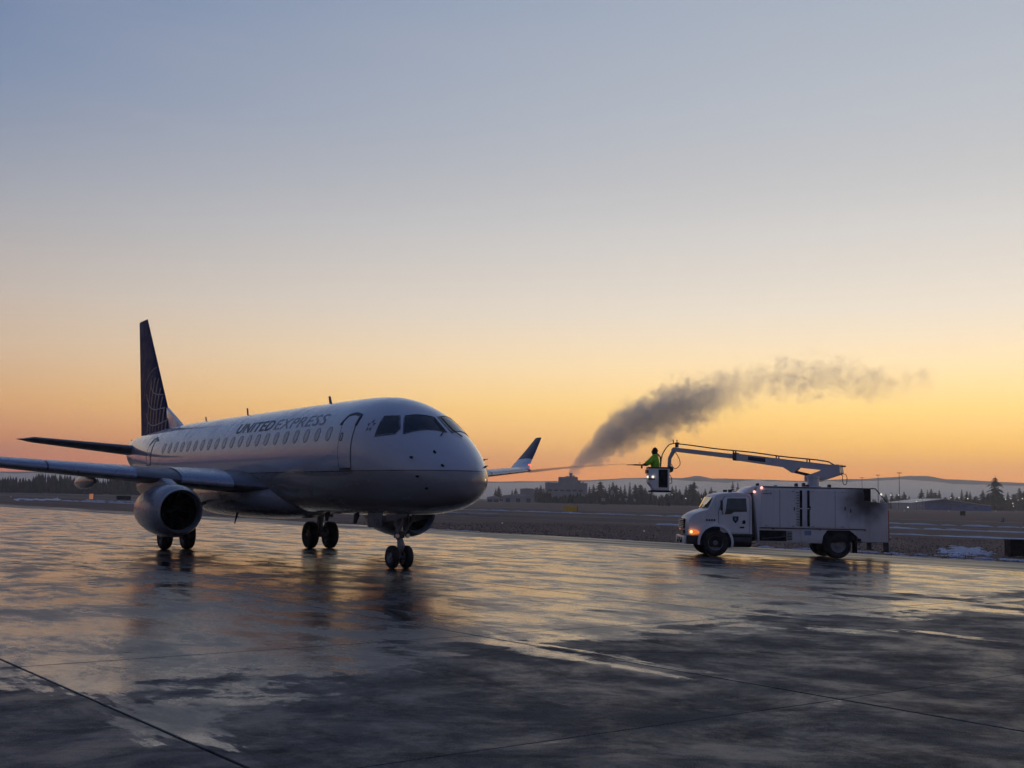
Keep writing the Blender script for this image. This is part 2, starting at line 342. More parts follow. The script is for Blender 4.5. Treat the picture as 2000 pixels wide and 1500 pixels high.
# taxiway and runway bands beyond the grass, with painted lines
M['line_white'] = simple('worn white marking', (0.50, 0.48, 0.47), 0.7, var=0.25, scale=0.5)
tw = strip('taxiway', 71.0, 89.5, -420, 260, -0.045, M['taxiway']); tag(tw, kind='structure')
strip('painted_line', 71.3, 71.75, -420, 260, -0.041, M['line_white'], tw); strip('painted_line', 88.3, 88.9, -420, 260, -0.041, M['line_white'], tw)
rw = strip('runway', 109.0, 150.0, -700, 500, -0.045, M['taxiway']); tag(rw, kind='structure')
strip('painted_line', 110.0, 110.9, -700, 500, -0.041, M['line_white'], rw); strip('painted_line', 147.5, 148.6, -700, 500, -0.041, M['line_white'], rw)
a_, b_ = gnd(868, 1002.6), gnd(976, 1006.4); mid_ = (a_ + b_) / 2; dv = (b_ - a_); L_ = dv.length
bar = empty('low_barrier', (mid_.x, mid_.y, -0.05), math.atan2(dv.y, dv.x)); tag(bar, 'low white barrier lying in the grass below right of the nose', 'barrier')
for k in range(4): box('barrier_section', (-L_ / 2 + k * L_ / 4 + 0.03, -0.12, 0), (-L_ / 2 + (k + 1) * L_ / 4 - 0.03, 0.12, 0.19), M['line_white'], bar, 0.03)

# ------------------------------------------------------------------ airliner (local frame: X aft from the nose, Y starboard, Z up)
AC_X, AC_Y, AC_H = -0.9237, 28.6597, 1.0088
plane = empty('airliner', (AC_X, AC_Y, 0), math.atan2(math.sin(AC_H), -math.cos(AC_H)))
tag(plane, 'white twin-engine regional airliner with navy tail standing on the wet apron', 'airplane')
ST = np.array([(0.00, 2.32, 2.28, 0.02, 2.30), (0.06, 2.60, 2.02, 0.29, 2.30), (0.20, 2.80, 1.86, 0.50, 2.31), (0.50, 3.06, 1.71, 0.75, 2.36), (1.00, 3.41, 1.58, 1.01, 2.45), (1.60, 3.77, 1.50, 1.20, 2.56), (2.20, 4.09, 1.45, 1.32, 2.70), (2.80, 4.32, 1.42, 1.40, 2.86), (3.40, 4.48, 1.40, 1.455, 2.97), (4.10, 4.59, 1.39, 1.49, 3.05), (5.00, 4.64, 1.37, 1.505, 3.08), (7.00, 4.66, 1.36, 1.505, 3.08), (20.0, 4.66, 1.36, 1.505, 3.08), (21.5, 4.65, 1.42, 1.49, 3.12), (23.5, 4.61, 1.60, 1.41, 3.22), (25.5, 4.55, 1.88, 1.24, 3.36), (27.5, 4.48, 2.22, 1.00, 3.50), (29.3, 4.40, 2.62, 0.72, 3.62), (30.6, 4.31, 2.98, 0.48, 3.70), (31.4, 4.24, 3.28, 0.31, 3.78)])
def pchip(x, y, X):
    h = np.diff(x); d = np.diff(y) / h; m = np.zeros(len(x))
    for i in range(1, len(x) - 1):
        if d[i - 1] * d[i] > 0:
            w1 = 2 * h[i] + h[i - 1]; w2 = h[i] + 2 * h[i - 1]; m[i] = (w1 + w2) / (w1 / d[i - 1] + w2 / d[i])
    m[0] = d[0]; m[-1] = d[-1]
    i = int(np.clip(np.searchsorted(x, X) - 1, 0, len(x) - 2)); t = (X - x[i]) / h[i]
    return (2 * t**3 - 3 * t**2 + 1) * y[i] + (t**3 - 2 * t * t + t) * h[i] * m[i] + (-2 * t**3 + 3 * t * t) * y[i + 1] + (t**3 - t * t) * h[i] * m[i + 1]
def fsec(X): return [pchip(ST[:, 0], ST[:, k], min(max(X, 0.001), 31.4)) for k in range(1, 5)]
def fpt(X, th, off=0.0, sec=None):
    zt, zb, hw, zm = sec or fsec(X); sn, cs = math.sin(th), math.cos(th)
    return Vector((X, (hw + off) * sn, zm + ((zt - zm + off) if cs >= 0 else (zm - zb + off)) * cs))
def snap(p, off):
    s = fsec(p[0]); zt, zb, hw, zm = s
    th = math.atan2(p[1] / hw, (p[2] - zm) / ((zt - zm) if p[2] >= zm else (zm - zb)))
    return fpt(p[0], th, off, s)
def side(X, z, off=0.0, sgn=1):
    zt, zb, hw, zm = fsec(X); k = (z - zm) / ((zt - zm) if z >= zm else (zm - zb)); k = max(-1, min(1, k))
    return fpt(X, sgn * math.acos(k), off)
# --- materials of the airframe
def livery():
    t = NT('airliner paint'); o = t.obj(); sp = t.n('ShaderNodeSeparateXYZ'); t.t.links.new(o, sp.inputs[0]); X, Y, Z = sp.outputs
    low = t.math('LESS_THAN', Z, 2.535); ln = t.math('MULTIPLY', t.math('LESS_THAN', Z, 2.56), t.math('GREATER_THAN', Z, 2.535))
    grime = t.rng(t.noise(t.mapping(o, scale=(0.6, 1, 2.5)), 1.0, 6, 0.65), 0.35, 0.75)
    white = t.mix(t.math('MULTIPLY', grime, 0.35), (0.49, 0.52, 0.575), (0.40, 0.415, 0.45))
    grey = t.mix(t.math('MULTIPLY', grime, 0.4), (0.285, 0.285, 0.30), (0.21, 0.21, 0.22))
    c = t.mix(low, white, grey); c = t.mix(ln, c, (0.10, 0.085, 0.06))
    # de-icing fluid running down the upper skin leaves glossy and dull streaks
    run = t.rng(t.noise(t.mapping(o, scale=(4.5, 0.5, 0.7)), 1.0, 5, 0.7, 0.4), 0.47, 0.58)
    top = t.math('MULTIPLY', t.rng(Z, 3.2, 4.2), t.rng(X, 4.5, 7.0))
    f = t.math('MULTIPLY', run, top)
    c = t.mix(t.math('MULTIPLY', f, 0.8), c, (0.62, 0.635, 0.67))
    ro = t.math('ADD', t.rng(grime, 0, 1, 0.13, 0.26), t.math('MULTIPLY', f, 0.22))
    ro = t.math('ADD', ro, t.math('MULTIPLY', low, 0.06))
    b = t.bsdf(Base_Color=c, Roughness=ro, Coat_Weight=0.55, Coat_Roughness=0.06)
    # panel lines: slight skin waviness and frame joints
    wav = t.noise(t.mapping(o, scale=(1.2, 0.7, 0.7)), 1.0, 2, 0.5)
    t.set(b.inputs['Normal'], t.bump(t.math('ADD', wav, t.math('MULTIPLY', f, 0.25)), 0.25, 0.02)); return t.m
M['livery'] = livery()
# --- fuselage skin
Xs = [0.001] + list(np.linspace(0.02, 0.5, 14)) + list(np.linspace(0.6, 5, 32)) + list(np.linspace(5.5, 20, 24)) + list(np.linspace(20.5, 31.4, 30)); NTH = 72
vv = []; ff = []
for X in Xs:
    s = fsec(X)
    for j in range(NTH): vv.append(fpt(X, 2 * math.pi * j / NTH, 0, s))
for i in range(len(Xs) - 1):
    for j in range(NTH): ff.append((i * NTH + j, (i + 1) * NTH + j, (i + 1) * NTH + (j + 1) % NTH, i * NTH + (j + 1) % NTH))
ff.append(tuple(range(NTH))); ff.append(tuple((len(Xs) - 1) * NTH + j for j in range(NTH))[::-1])
fus = mk('fuselage', vv, ff, M['livery'], plane, smooth=True)
# --- patches that lie on the skin
def cut(bm, step):
    for ax in range(3):
        lo = min(v.co[ax] for v in bm.verts); hi = max(v.co[ax] for v in bm.verts); n = int((hi - lo) / step)
        for k in range(1, n + 1):
            co = [0, 0, 0]; no = [0, 0, 0]; co[ax] = lo + (hi - lo) * k / (n + 1); no[ax] = 1
            bmesh.ops.bisect_plane(bm, geom=list(bm.verts) + list(bm.edges) + list(bm.faces), plane_co=co, plane_no=no)
def patch(name, poly, off, mat, parent, step=0.12, snapf=snap, thick=0.0):
    bm = bmesh.new(); bm.faces.new([bm.verts.new(p) for p in poly])
    cut(bm, step); bmesh.ops.triangulate(bm, faces=bm.faces)
    if thick:
        r = bmesh.ops.extrude_face_region(bm, geom=list(bm.faces)); ext = {g for g in r['geom'] if isinstance(g, bmesh.types.BMVert)}
        for v in bm.verts: v.co = snapf(v.co, off if v in ext else off - thick)
    else:
        for v in bm.verts: v.co = snapf(v.co, off)
    return bm_obj(name, bm, mat, parent, smooth=True, sharp=40)
def ring(name, poly, w, off, mat, parent, closed=True, step=0.1, snapf=snap):
    """strip of width w following a polyline on the skin"""
    pts = []
    n = len(poly)
    for i in range(n if closed else n - 1):
        a, b = Vector(poly[i]), Vector(poly[(i + 1) % n]); k = max(1, int((b - a).length / step))
        for j in range(k): pts.append(a.lerp(b, j / k))
    if not closed: pts.append(Vector(poly[-1]))
    pts = [snapf(p, off) for p in pts]; m = len(pts); v = []; f = []
    for i, p in enumerate(pts):
        t = (pts[(i + 1) % m] - pts[i - 1]) if closed else (pts[min(i + 1, m - 1)] - pts[max(i - 1, 0)])
        nrm = (snapf(p, off + 0.05) - p); s = t.cross(nrm).normalized() * (w / 2)
        nn = nrm.normalized() * 0.006
        v += [p - s, p - s * 0.8 + nn, p + s * 0.8 + nn, p + s]
    for i in range(m if closed else m - 1):
        a = i * 4; b = ((i + 1) % m) * 4
        for q in range(3): f.append((a + q, b + q, b + q + 1, a + q + 1))
    return mk(name, v, f, mat, parent, smooth=True)
def rrect(x0, x1, z0, z1, r, n=5, sgn=1):
    P = []
    for cx, cz, a0 in ((x1 - r, z1 - r, 0), (x0 + r, z1 - r, 90), (x0 + r, z0 + r, 180), (x1 - r, z0 + r, 270)):
        for k in range(n + 1):
            a = R(a0 + 90 * k / n); P.append((cx + r * math.cos(a), cz + r * math.sin(a)))
    return P
def onside(P, sgn=1): return [side(x, z, 0, sgn) for x, z in P]
M['pane'] = simple('cabin window pane', (0.43, 0.44, 0.47), 0.25, var=0.15)
M['wframe'] = simple('window surround', (0.34, 0.345, 0.37), 0.4, var=0.05)
for k in range(22):
    xc = 5.40 + 0.792 * k
    if xc > 21.7: break
    P = onside(rrect(xc - 0.135, xc + 0.135, 3.41, 3.75, 0.13))
    w = patch('cabin_window', P, 0.004, M['pane'], plane, 0.1)
    ring('window_frame', onside(rrect(xc - 0.15, xc + 0.15, 3.395, 3.765, 0.145)), 0.026, 0.003, M['wframe'], w, step=0.06)
# service door, forward
dp = [(3.86, 2.64), (3.82, 3.1), (3.86, 3.6), (3.97, 4.0), (4.30, 4.06), (4.60, 4.04), (4.70, 3.85), (4.60, 3.4), (4.57, 3.1), (4.54, 2.64)]
door = patch('service_door', onside(dp), 0.012, M['livery'], plane, 0.15, thick=0.008)
ring('door_gap', onside([(3.84, 2.62)] + [(x, z) for x, z in dp[1:-1]] + [(4.56, 2.62)]), 0.015, 0.010, M['seal'], door)
ring('door_hood', onside([(3.90, 3.75), (3.93, 4.02), (4.30, 4.09), (4.64, 4.06), (4.82, 3.80)]), 0.11, 0.016, M['navy'], door, closed=False)
ring('door_window', onside(rrect(4.42, 4.54, 3.36, 3.56, 0.04)), 0.03, 0.014, M['navy'], door, step=0.05)
patch('door_sill', onside([(3.86, 2.585), (3.86, 2.615), (4.54, 2.615), (4.54, 2.585)]), 0.02, M['dark_metal'], door)
# aft service door
ap = [(23.05, 2.95), (23.05, 3.5), (23.15, 4.0), (23.6, 4.05), (23.75, 3.9), (23.75, 2.95)]
ad = patch('aft_service_door', onside(ap), 0.012, M['livery'], plane, 0.2, thick=0.008)
ring('door_gap', onside(ap), 0.025, 0.010, M['seal'], ad)
ring('door_hood', onside([(22.75, 3.92), (23.3, 4.08), (23.75, 3.75)]), 0.09, 0.016, M['navy'], ad, closed=False)
# cockpit glazing
ws = [(2.34, .66, 3.97), (1.92, .07, 3.95), (1.17, .07, 3.53), (1.84, .94, 3.47)]
sw = [(2.92, .96, 3.96), (2.46, .75, 3.97), (2.06, .93, 3.60), (2.10, 1.05, 3.47), (2.78, 1.29, 3.43)]
for sg in (1, -1):
    for nm, P in (('windshield', ws), ('side_window', sw)):
        Q = [(x, y * sg, z) for x, y, z in P]
        w = patch(nm, Q, 0.006, M['glass'], plane, 0.1); ring('window_frame', Q, 0.05, 0.004, M['greyblue'], w)
for sg in (1, -1):
    a = [(1.80, .10 * sg, 3.88), (1.20, .12 * sg, 3.53)]
    wp = tube('wiper', [snap(p, 0.05) for p in a] + [snap((1.05, .30 * sg, 3.40), 0.03)], 0.014, M['void'], plane, 6)
# lettering on the crown
def text_mesh(body, bold, size):
    cu = bpy.data.curves.new('lettering', 'FONT'); cu.body = body; cu.size = size; cu.offset = bold; cu.resolution_u = 3; cu.space_character = 1.08
    ob = bpy.data.objects.new('lettering', cu); COL.objects.link(ob); dg = bpy.context.evaluated_depsgraph_get(); me = bpy.data.meshes.new_from_object(ob.evaluated_get(dg))
    bpy.data.objects.remove(ob); return me
def letters(body, bold, size, x_left, x_right, z0, z1, mat, name, parent, fn):
    """fn maps (u 0..1, v 0..1) to a point; text keeps its own outline"""
    me = text_mesh(body, bold, size); bm = bmesh.new(); bm.from_mesh(me)
    xs = [v.co.x for v in bm.verts]; ys = [v.co.y for v in bm.verts]; lx, hx, ly, hy = min(xs), max(xs), min(ys), max(ys)
    for k in range(1, 7):
        bmesh.ops.bisect_plane(bm, geom=list(bm.verts) + list(bm.edges) + list(bm.faces), plane_co=(0, ly + (hy - ly) * k / 7, 0), plane_no=(0, 1, 0))
    bmesh.ops.triangulate(bm, faces=bm.faces)
    for v in bm.verts: v.co = fn((v.co.x - lx) / (hx - lx), (v.co.y - ly) / (hy - ly))
    return bm_obj(name, bm, mat, parent)
def crown(xl, xr, th0, th1):
    return lambda u, v: fpt(xl + (xr - xl) * u, R(th0 + (th1 - th0) * v), 0.005)
letters('UNITED', 0.022, 1.0, 0, 0, 0, 0, M['navy'], 'lettering', plane, crown(13.45, 10.15, 60.5, 45))['label'] = 'bold navy word UNITED on the crown'
letters('EXPRESS', 0.004, 1.0, 0, 0, 0, 0, M['greyblue'], 'lettering', plane, crown(9.95, 6.05, 60.5, 45.5))['label'] = 'thin grey-blue word EXPRESS on the crown'
# small alliance mark: five little darts around a centre
for k in range(5):
    a = R(90 + 72 * k); cx, cz = 3.18 + 0.13 * math.cos(a), 3.72 + 0.13 * math.sin(a); d = Vector((math.cos(a), math.sin(a))); e = Vector((-d.y, d.x))
    tri = [(cx + d.x * 0.06, cz + d.y * 0.06), (cx - d.x * 0.05 + e.x * 0.05, cz - d.y * 0.05 + e.y * 0.05), (cx - d.x * 0.05 - e.x * 0.05, cz - d.y * 0.05 - e.y * 0.05)]
    patch('star_mark', onside(tri), 0.005, M['greyblue'], plane, 0.2)
# probes, sensors, antennas
for (X, z, L, sds) in ((1.22, 2.86, 0.16, (1, -1)), (0.74, 2.99, 0.05, (1,)), (0.40, 2.66, 0.08, (1, -1)), (0.94, 2.40, 0.07, (1,)), (0.74, 2.12, 0.06, (1,))):
    for sg in sds:
        p = side(X, z, 0.0, sg); n_ = (side(X, z, 0.05, sg) - p).normalized(); tip = p + n_ * 0.055
        tube('air_probe', [p - n_ * 0.02, p + n_ * 0.05, tip, tip + Vector((-L, 0, 0.01))], [0.035, 0.022, 0.014, 0.008], M['void'], plane, 8)
for X, h, c in ((8.6, 0.27, 0.16), (15.9, 0.30, 0.09), (20.6, 0.22, 0.07)):
    z0 = fsec(X)[0] - 0.02
    prism('antenna', [(X - c / 2, z0), (X + c / 2, z0), (X + c / 2 + 0.10, z0 + h), (X + c * 0.1 + 0.06, z0 + h)], -0.018, 0.018, M['wing_grey'], plane, 0.006)
prism('antenna', [(8.4, 1.38), (8.75, 1.38), (8.70, 1.12), (8.58, 1.12)], -0.02, 0.02, M['seal'], plane, 0.006)
prism('antenna', [(6.3, 1.38), (6.65, 1.38), (6.68, 1.10), (6.55, 1.10)], -0.02, 0.02, M['seal'], plane, 0.006)
# --- flying surfaces
AF = [(1.0, 0.0), (0.9, 0.018), (0.75, 0.042), (0.55, 0.065), (0.38, 0.073), (0.24, 0.067), (0.14, 0.055), (0.07, 0.040), (0.03, 0.026), (0.008, 0.013), (0.0, 0.0), (0.008, -0.010), (0.03, -0.018), (0.07, -0.026), (0.14, -0.034), (0.24, -0.041), (0.38, -0.043), (0.55, -0.035), (0.75, -0.016), (0.9, -0.006)]
def foil(le, chord, up=(0, 0, 1), tk=1.0, sym=False, twist=0.0, rng_=None, grow=0.0):
    le = Vector(le); up = Vector(up).normalized(); P = []
    A = AF if not sym else [(x, (0.055 if z > 0 else -0.055) * (abs(z) / 0.073 if z > 0 else abs(z) / 0.043)) for x, z in AF]
    ct, st = math.cos(twist), math.sin(twist)
    for x, z in (A if rng_ is None else A[rng_[0]:rng_[1]]):
        xx = x * chord - grow * (1 - x); zz = z * chord * tk + (grow if z > 0 else -grow if z < 0 else 0)
        P.append(le + Vector((xx * ct + zz * st * 0, 0, 0)) + up * (zz * ct - xx * st))
    return P
def loft(name, secs, mat, parent, caps=True, closed=True, sharp=50):
    v = [p for s in secs for p in s]; n = len(secs[0]); f = []
    for i in range(len(secs) - 1):
        for j in range(n if closed else n - 1): f.append((i * n + j, i * n + (j + 1) % n, (i + 1) * n + (j + 1) % n, (i + 1) * n + j))
    if caps and closed: f.append(tuple(range(n))[::-1]); f.append(tuple((len(secs) - 1) * n + j for j in range(n)))
    bm = bmesh.new(); bv = [bm.verts.new(p) for p in v]
    for q in f: bm.faces.new([bv[k] for k in q])
    return bm_obj(name, bm, mat, parent, smooth=True, sharp=sharp)
def wing_z(y): return 2.16 + 0.079 * (y - 2.0) + 0.0008 * (y - 2) ** 2
def wing_le(y): return 10.55 + math.tan(R(28.3)) * (y - 1.5)
def wing_te(y): return 16.35 + 0.02 * (y - 1.5) if y < 4.7 else 16.41 + (y - 4.7) * 0.262
def wsec(y, sg, **k):
    return foil((wing_le(y), sg * y, wing_z(y)), wing_te(y) - wing_le(y), tk=1.15 - 0.03 * y if y < 8 else 0.9, twist=R(-2.2 + 0.25 * y), **k)
for sg in (1, -1):
    ys = [0.6, 1.6, 2.4, 3.4, 4.7, 6.0, 7.5, 9.0, 10.5, 12.0, 12.48]
    wing = loft('wing', [wsec(y, sg) for y in ys], M['wing_grey'], plane)
    for a, b in ((2.15, 3.55), (4.75, 7.1), (7.15, 9.6), (9.65, 12.2)):
        loft('slat', [wsec(a + (b - a) * k / 4, sg, rng_=(4, 12), grow=0.03) for k in range(5)], M['slat'], wing, closed=False)
    # blended tip and raked winglet
    tip = []
    for k in range(9):
        s = k / 8
        if s < 0.35: q = s / 0.35; y = 12.48 + 0.50 * math.sin(q * R(52)); z = wing_z(12.5) + 0.50 * (1 - math.cos(q * R(52))); up = R(52 * q)
        else:
            q = (s - 0.35) / 0.65; y = 12.874 + q * 1.66; z = wing_z(12.5) + 0.192 + q * 1.33; up = R(42)
        le = wing_le(12.48) + s * 2.1 + 0.25 * s * s; ch = (wing_te(12.48) - wing_le(12.48)) * (1 - 0.76 * s ** 0.9)
        tip.append(foil((le, sg * y, z), ch, up=(0, -sg * math.sin(up), math.cos(up)), tk=0.75))
    loft('wingtip', tip[:5], M['white_part'], wing); wl_ = loft('winglet', tip[4:], M['navy'], plane)
    lp = tip[3][10]; mb = bmesh.new(); bmesh.ops.create_uvsphere(mb, u_segments=12, v_segments=8, radius=0.07, matrix=Matrix.Translation(lp + Vector((0.02, 0, -0.02))))
    bm_obj('position_light', mb, M['red_lens'] if sg < 0 else M['steel'], plane, smooth=True)
    # flap-track canoes
    for y, xb in ((5.35, 16.6), (8.6, 17.3)):
        z = wing_z(y) - 0.12; cs = []
        for k in range(9):
            s = k / 8; r = 0.02 + 0.19 * math.sin(math.pi * min(1, s * 0.9 + 0.06)) ** 0.75
            cs.append([Vector((xb - 1.5 + 2.9 * s, sg * y + r * 0.75 * math.cos(2 * math.pi * j / 14), z - 0.10 - 0.06 * s + r * 1.15 * math.sin(2 * math.pi * j / 14))) for j in range(14)])
        loft('flap_track_fairing', cs, M['nacelle'], wing)
    # nacelle
    EX, EY, EZ = 10.2, sg * 3.96, 1.345
    nac = lathe('engine_nacelle', [(0.10, 0.66), (0.30, 0.735), (0.60, 0.785), (1.0, 0.805), (1.5, 0.80), (2.1, 0.755), (2.7, 0.67), (3.05, 0.60), (3.0, 0.55), (2.4, 0.5)], M['nacelle'], plane, 'X', 48, (EX, EY, EZ), open_=True)
    lathe('inlet_lip', [(0.32, 0.560), (0.14, 0.575), (0.05, 0.598), (0.0, 0.628), (0.02, 0.648), (0.102, 0.662)], M['lip'], nac, 'X', 48, (EX, EY, EZ), open_=True)
    lathe('inlet_duct', [(0.31, 0.562), (0.7, 0.585), (1.15, 0.60), (1.16, 0.2), (1.16, 0.01)], M['void'], nac, 'X', 40, (EX, EY, EZ), open_=True)
    bm = bmesh.new()
    for k in range(22):
        a = 2 * math.pi * k / 22; p = [Vector((1.0 + dx, r * math.cos(a + da), r * math.sin(a + da))) + Vector((EX, EY, EZ)) for dx, r, da in ((0, .17, 0), (.12, .17, .12), (.10, .585, .22), (-.02, .585, .10))]
        bm.faces.new([bm.verts.new(q) for q in p])
    bm_obj('fan_blades', bm, M['void'], nac)  # blades near-black: the shade inside the inlet is put into their colour
    lathe('spinner', [(0.72, 0.005), (0.78, 0.07), (0.9, 0.14), (1.05, 0.19)], M['void'], nac, 'X', 24, (EX, EY, EZ), open_=True)
    lathe('exhaust_nozzle', [(2.4, 0.48), (3.1, 0.44), (3.6, 0.36), (3.58, 0.33), (2.6, 0.40)], M['dark_metal'], nac, 'X', 32, (EX, EY, EZ), open_=True)
    # pylon
    py = [(EX + 0.75, EZ + 0.74), (EX + 1.6, EZ + 0.98), (EX + 2.6, EZ + 1.0), (EX + 4.6, EZ + 0.80), (EX + 4.4, EZ + 0.55), (EX + 3.2, EZ + 0.3), (EX + 1.4, EZ + 0.55)]
    prism('pylon', py, EY - 0.17, EY + 0.17, M['nacelle'], plane, 0.06, 3)
    # data plate on the cowl, outboard: registration lettering as small light bars
    a0 = R(12)
    for k, (da, w, h) in enumerate(((0, .05, .16), (6, .06, .05), (9, .05, .16), (15, .05, .10))):
        a = a0 + R(da); rr = 0.812
        P = [Vector((EX + 1.15 + (k % 2) * 0.04 + dx, EY + sg * rr * math.cos(a + dh), EZ + rr * math.sin(a + dh))) for dx, dh in ((0, 0), (w, 0), (w, h), (0, h))]
        mk('cowl_marking', P, [(0, 1, 2, 3)], M['white_part'], nac)
    # stabiliser
    st = [foil((27.35 + math.tan(R(33)) * y * 0.80, sg * (0.15 + y), 3.72 + 0.088 * y), 2.95 - 0.31 * y, sym=True, tk=1.35, twist=R(4.0)) for y in (0, 1.2, 2.4, 3.6, 4.45)]
    st.append(foil((30.15, sg * 4.98, 4.09), 1.20, sym=True, tk=0.6)); st.append(foil((30.75, sg * 5.12, 4.11), 0.62, sym=True, tk=0.35))
    loft('horizontal_stabilizer', st, M['wing_grey'], plane)
# fin, rudder strip and dorsal fillet
def fin_half(X, z):  # half thickness of the fin at (X, z)
    s = max(0.0, min(1, (z - 4.4) / 5.4)); le = 24.95 + (29.85 - 24.95) * s; te = 29.95 + (31.25 - 29.95) * s
    x = max(0, min(1, (X - le) / (te - le))); return 0.55 * (te - le) * 0.20 * (math.sqrt(x + 1e-4) * 1.0 - 0.55 * x - 0.449 * x * x) * 0.75
fsecs = []
for z in (4.15, 4.8, 5.6, 6.5, 7.5, 8.5, 9.3, 9.72):
    s = (z - 4.4) / 5.4; le = 24.95 + 4.9 * s; te = 29.95 + 1.30 * s; row = []
    xs = [1, .9, .75, .55, .38, .24, .14, .07, .03, .008, 0]
    for x in xs: row.append(Vector((le + (te - le) * x, fin_half(le + (te - le) * x, z), z)))
    for x in xs[::-1][1:-1]: row.append(Vector((le + (te - le) * x, -fin_half(le + (te - le) * x, z), z)))
    fsecs.append(row)
top = [Vector((p.x * 0.93 + 30.55 * 0.07 + 0.0, p.y * 0.25, 9.80)) for p in fsecs[-1]]; fsecs.append(top)
M['fin'] = simple('navy tail paint', (0.010, 0.017, 0.105), 0.5, var=0.2, scale=1.0, spec=0.05)
fin = loft('vertical_fin', fsecs, M['fin'], plane)
prism('dorsal_fillet', [(23.4, 4.50), (23.75, 4.66), (24.8, 5.06), (25.95, 5.52), (25.70, 4.45), (24.8, 4.40)], -0.07, 0.07, M['livery'], plane, 0.04, 3)
def fsnap(p, off): return Vector((p[0], fin_half(p[0], p[2]) + off, p[2]))
def fin_px(u, v):   # point of the fin's starboard face seen at a pixel of the photograph, as local X, Z
    w = plane_inv @ (CAM + ray(u, v) * 50); o_ = plane_inv @ CAM; d = w - o_; t = (0.12 - o_.y) / d.y; q = o_ + d * t; return (q.x, 0, q.z)
bpy.context.view_layer.update(); plane_inv = plane.matrix_world.inverted()
def on_fin(P, m=0.10):
    return [p for p in P if p[2] < 9.6 and p[2] > 4.45 and 24.95 + 4.9 * (p[2] - 4.4) / 5.4 + m < p[0] < 29.9 + 1.3 * (p[2] - 4.4) / 5.4 - m]
def smooth_poly(P, n=6):
    out = []
    for i in range(len(P) - 1):
        p0 = Vector(P[max(i - 1, 0)]); p1 = Vector(P[i]); p2 = Vector(P[i + 1]); p3 = Vector(P[min(i + 2, len(P) - 1)])
        for k in range(n):
            t = k / n; out.append(0.5 * ((2 * p1) + (-p0 + p2) * t + (2 * p0 - 5 * p1 + 4 * p2 - p3) * t * t + (-p0 + 3 * p1 - 3 * p2 + p3) * t ** 3))
    out.append(Vector(P[-1])); return out
zs = lambda a, b: (240 + a / 6.0, 610 + b / 6.0)
globe = [[(405, 628), (350, 670), (300, 745), (262, 830), (248, 930), (246, 1010)],
         [(340, 740), (328, 800), (335, 890), (360, 945), (420, 965), (485, 958)],
         [(268, 960), (290, 1050), (320, 1115), (370, 1140), (440, 1130), (520, 1102)],
         [(262, 1180), (285, 1270), (310, 1310), (360, 1328), (430, 1305), (530, 1252)]]
for k, L in enumerate(globe):
    P = on_fin(smooth_poly([fin_px(*zs(*q)) for q in L]), 0.02); gl = ring('globe_line', P, 0.055 if k else 0.075, 0.004, M['gold_line'] if k else M['logo_dim'], fin, closed=False, snapf=fsnap, step=0.2)
for k in range(7):   # dim meridian bars
    a = 275 + k * 36
    L = [(a + 62, 720 + abs(k - 2) * 45), (a + 38, 950), (a + 18, 1150), (a + 2, 1440)]
    P = on_fin(smooth_poly([fin_px(*zs(*q)) for q in L], 10), 0.12)
    if len(P) > 4: ring('globe_bar', P, 0.20, 0.002, M['logo_dim'], fin, closed=False, snapf=fsnap, step=0.25)
# tail cone end and exhaust ring
lathe('exhaust_ring', [(31.36, 0.26), (31.52, 0.25), (31.54, 0.20), (31.40, 0.18), (31.2, 0.02)], M['dark_metal'], plane, 'X', 24, (0, 0, 3.86), open_=True)
bm = bmesh.new(); bmesh.ops.create_circle(bm, segments=4, radius=0.01); bm.free()
bm = bmesh.new()
for k in range(20):
    a = 2 * math.pi * k / 20
pts = [Vector((31.55 + 0.11 * math.cos(2 * math.pi * k / 16), 0, 4.17 + 0.11 * math.sin(2 * math.pi * k / 16))) for k in range(17)]
add_tube(bm, pts, 0.028, 6, cap=False); bm_obj('tail_light_ring', bm, M['seal'], plane, smooth=True)
# belly fairing
fs = []
for X, w, zb, zt in ((9.3, 0.3, 1.40, 1.9), (9.9, 1.0, 1.26, 2.15), (10.8, 1.55, 1.16, 2.40), (12.2, 1.78, 1.10, 2.55), (14.5, 1.80, 1.08, 2.55), (16.4, 1.72, 1.12, 2.48), (17.8, 1.35, 1.26, 2.25), (18.9, 0.7, 1.40, 1.9)):
    zm = (zt * 0.55 + zb * 0.45); fs.append([Vector((X, w * math.copysign(abs(math.cos(a)) ** 0.8, math.cos(a)), zm + ((zt - zm) if math.sin(a) > 0 else (zm - zb)) * math.copysign(abs(math.sin(a)) ** 0.85, math.sin(a)))) for a in [2 * math.pi * j / 32 for j in range(32)]])
loft('belly_fairing', fs, M['nacelle'], plane, sharp=60)
# --- landing gear
def wheel(name, c, r, w, parent, rimr, mat_rim=None):
    h = w / 2
    o = lathe(name, [(-h * 0.92, rimr), (-h, rimr + (r - rimr) * 0.35), (-h * 0.93, rimr + (r - rimr) * 0.75), (-h * 0.70, r * 0.975), (-h * 0.3, r), (0, r), (h * 0.3, r), (h * 0.70, r * 0.975), (h * 0.93, rimr + (r - rimr) * 0.75), (h, rimr + (r - rimr) * 0.35), (h * 0.92, rimr)], M['black_rubber'], parent, 'Y', 40, c, sharp=60, open_=True)
    lathe('rim', [(-h * 0.92, rimr), (-h * 0.78, rimr * 0.92), (-h * 0.45, rimr * 0.80), (-h * 0.5, rimr * 0.42), (-h * 0.8, rimr * 0.30), (-h * 0.85, 0.01), (h * 0.85, 0.01), (h * 0.8, rimr * 0.30), (h * 0.5, rimr * 0.42), (h * 0.45, rimr * 0.80), (h * 0.78, rimr * 0.92), (h * 0.92, rimr)], mat_rim or M['rim'], o, 'Y', 32, c, open_=True)
    return o
NGX, MGX = 3.75, 15.15
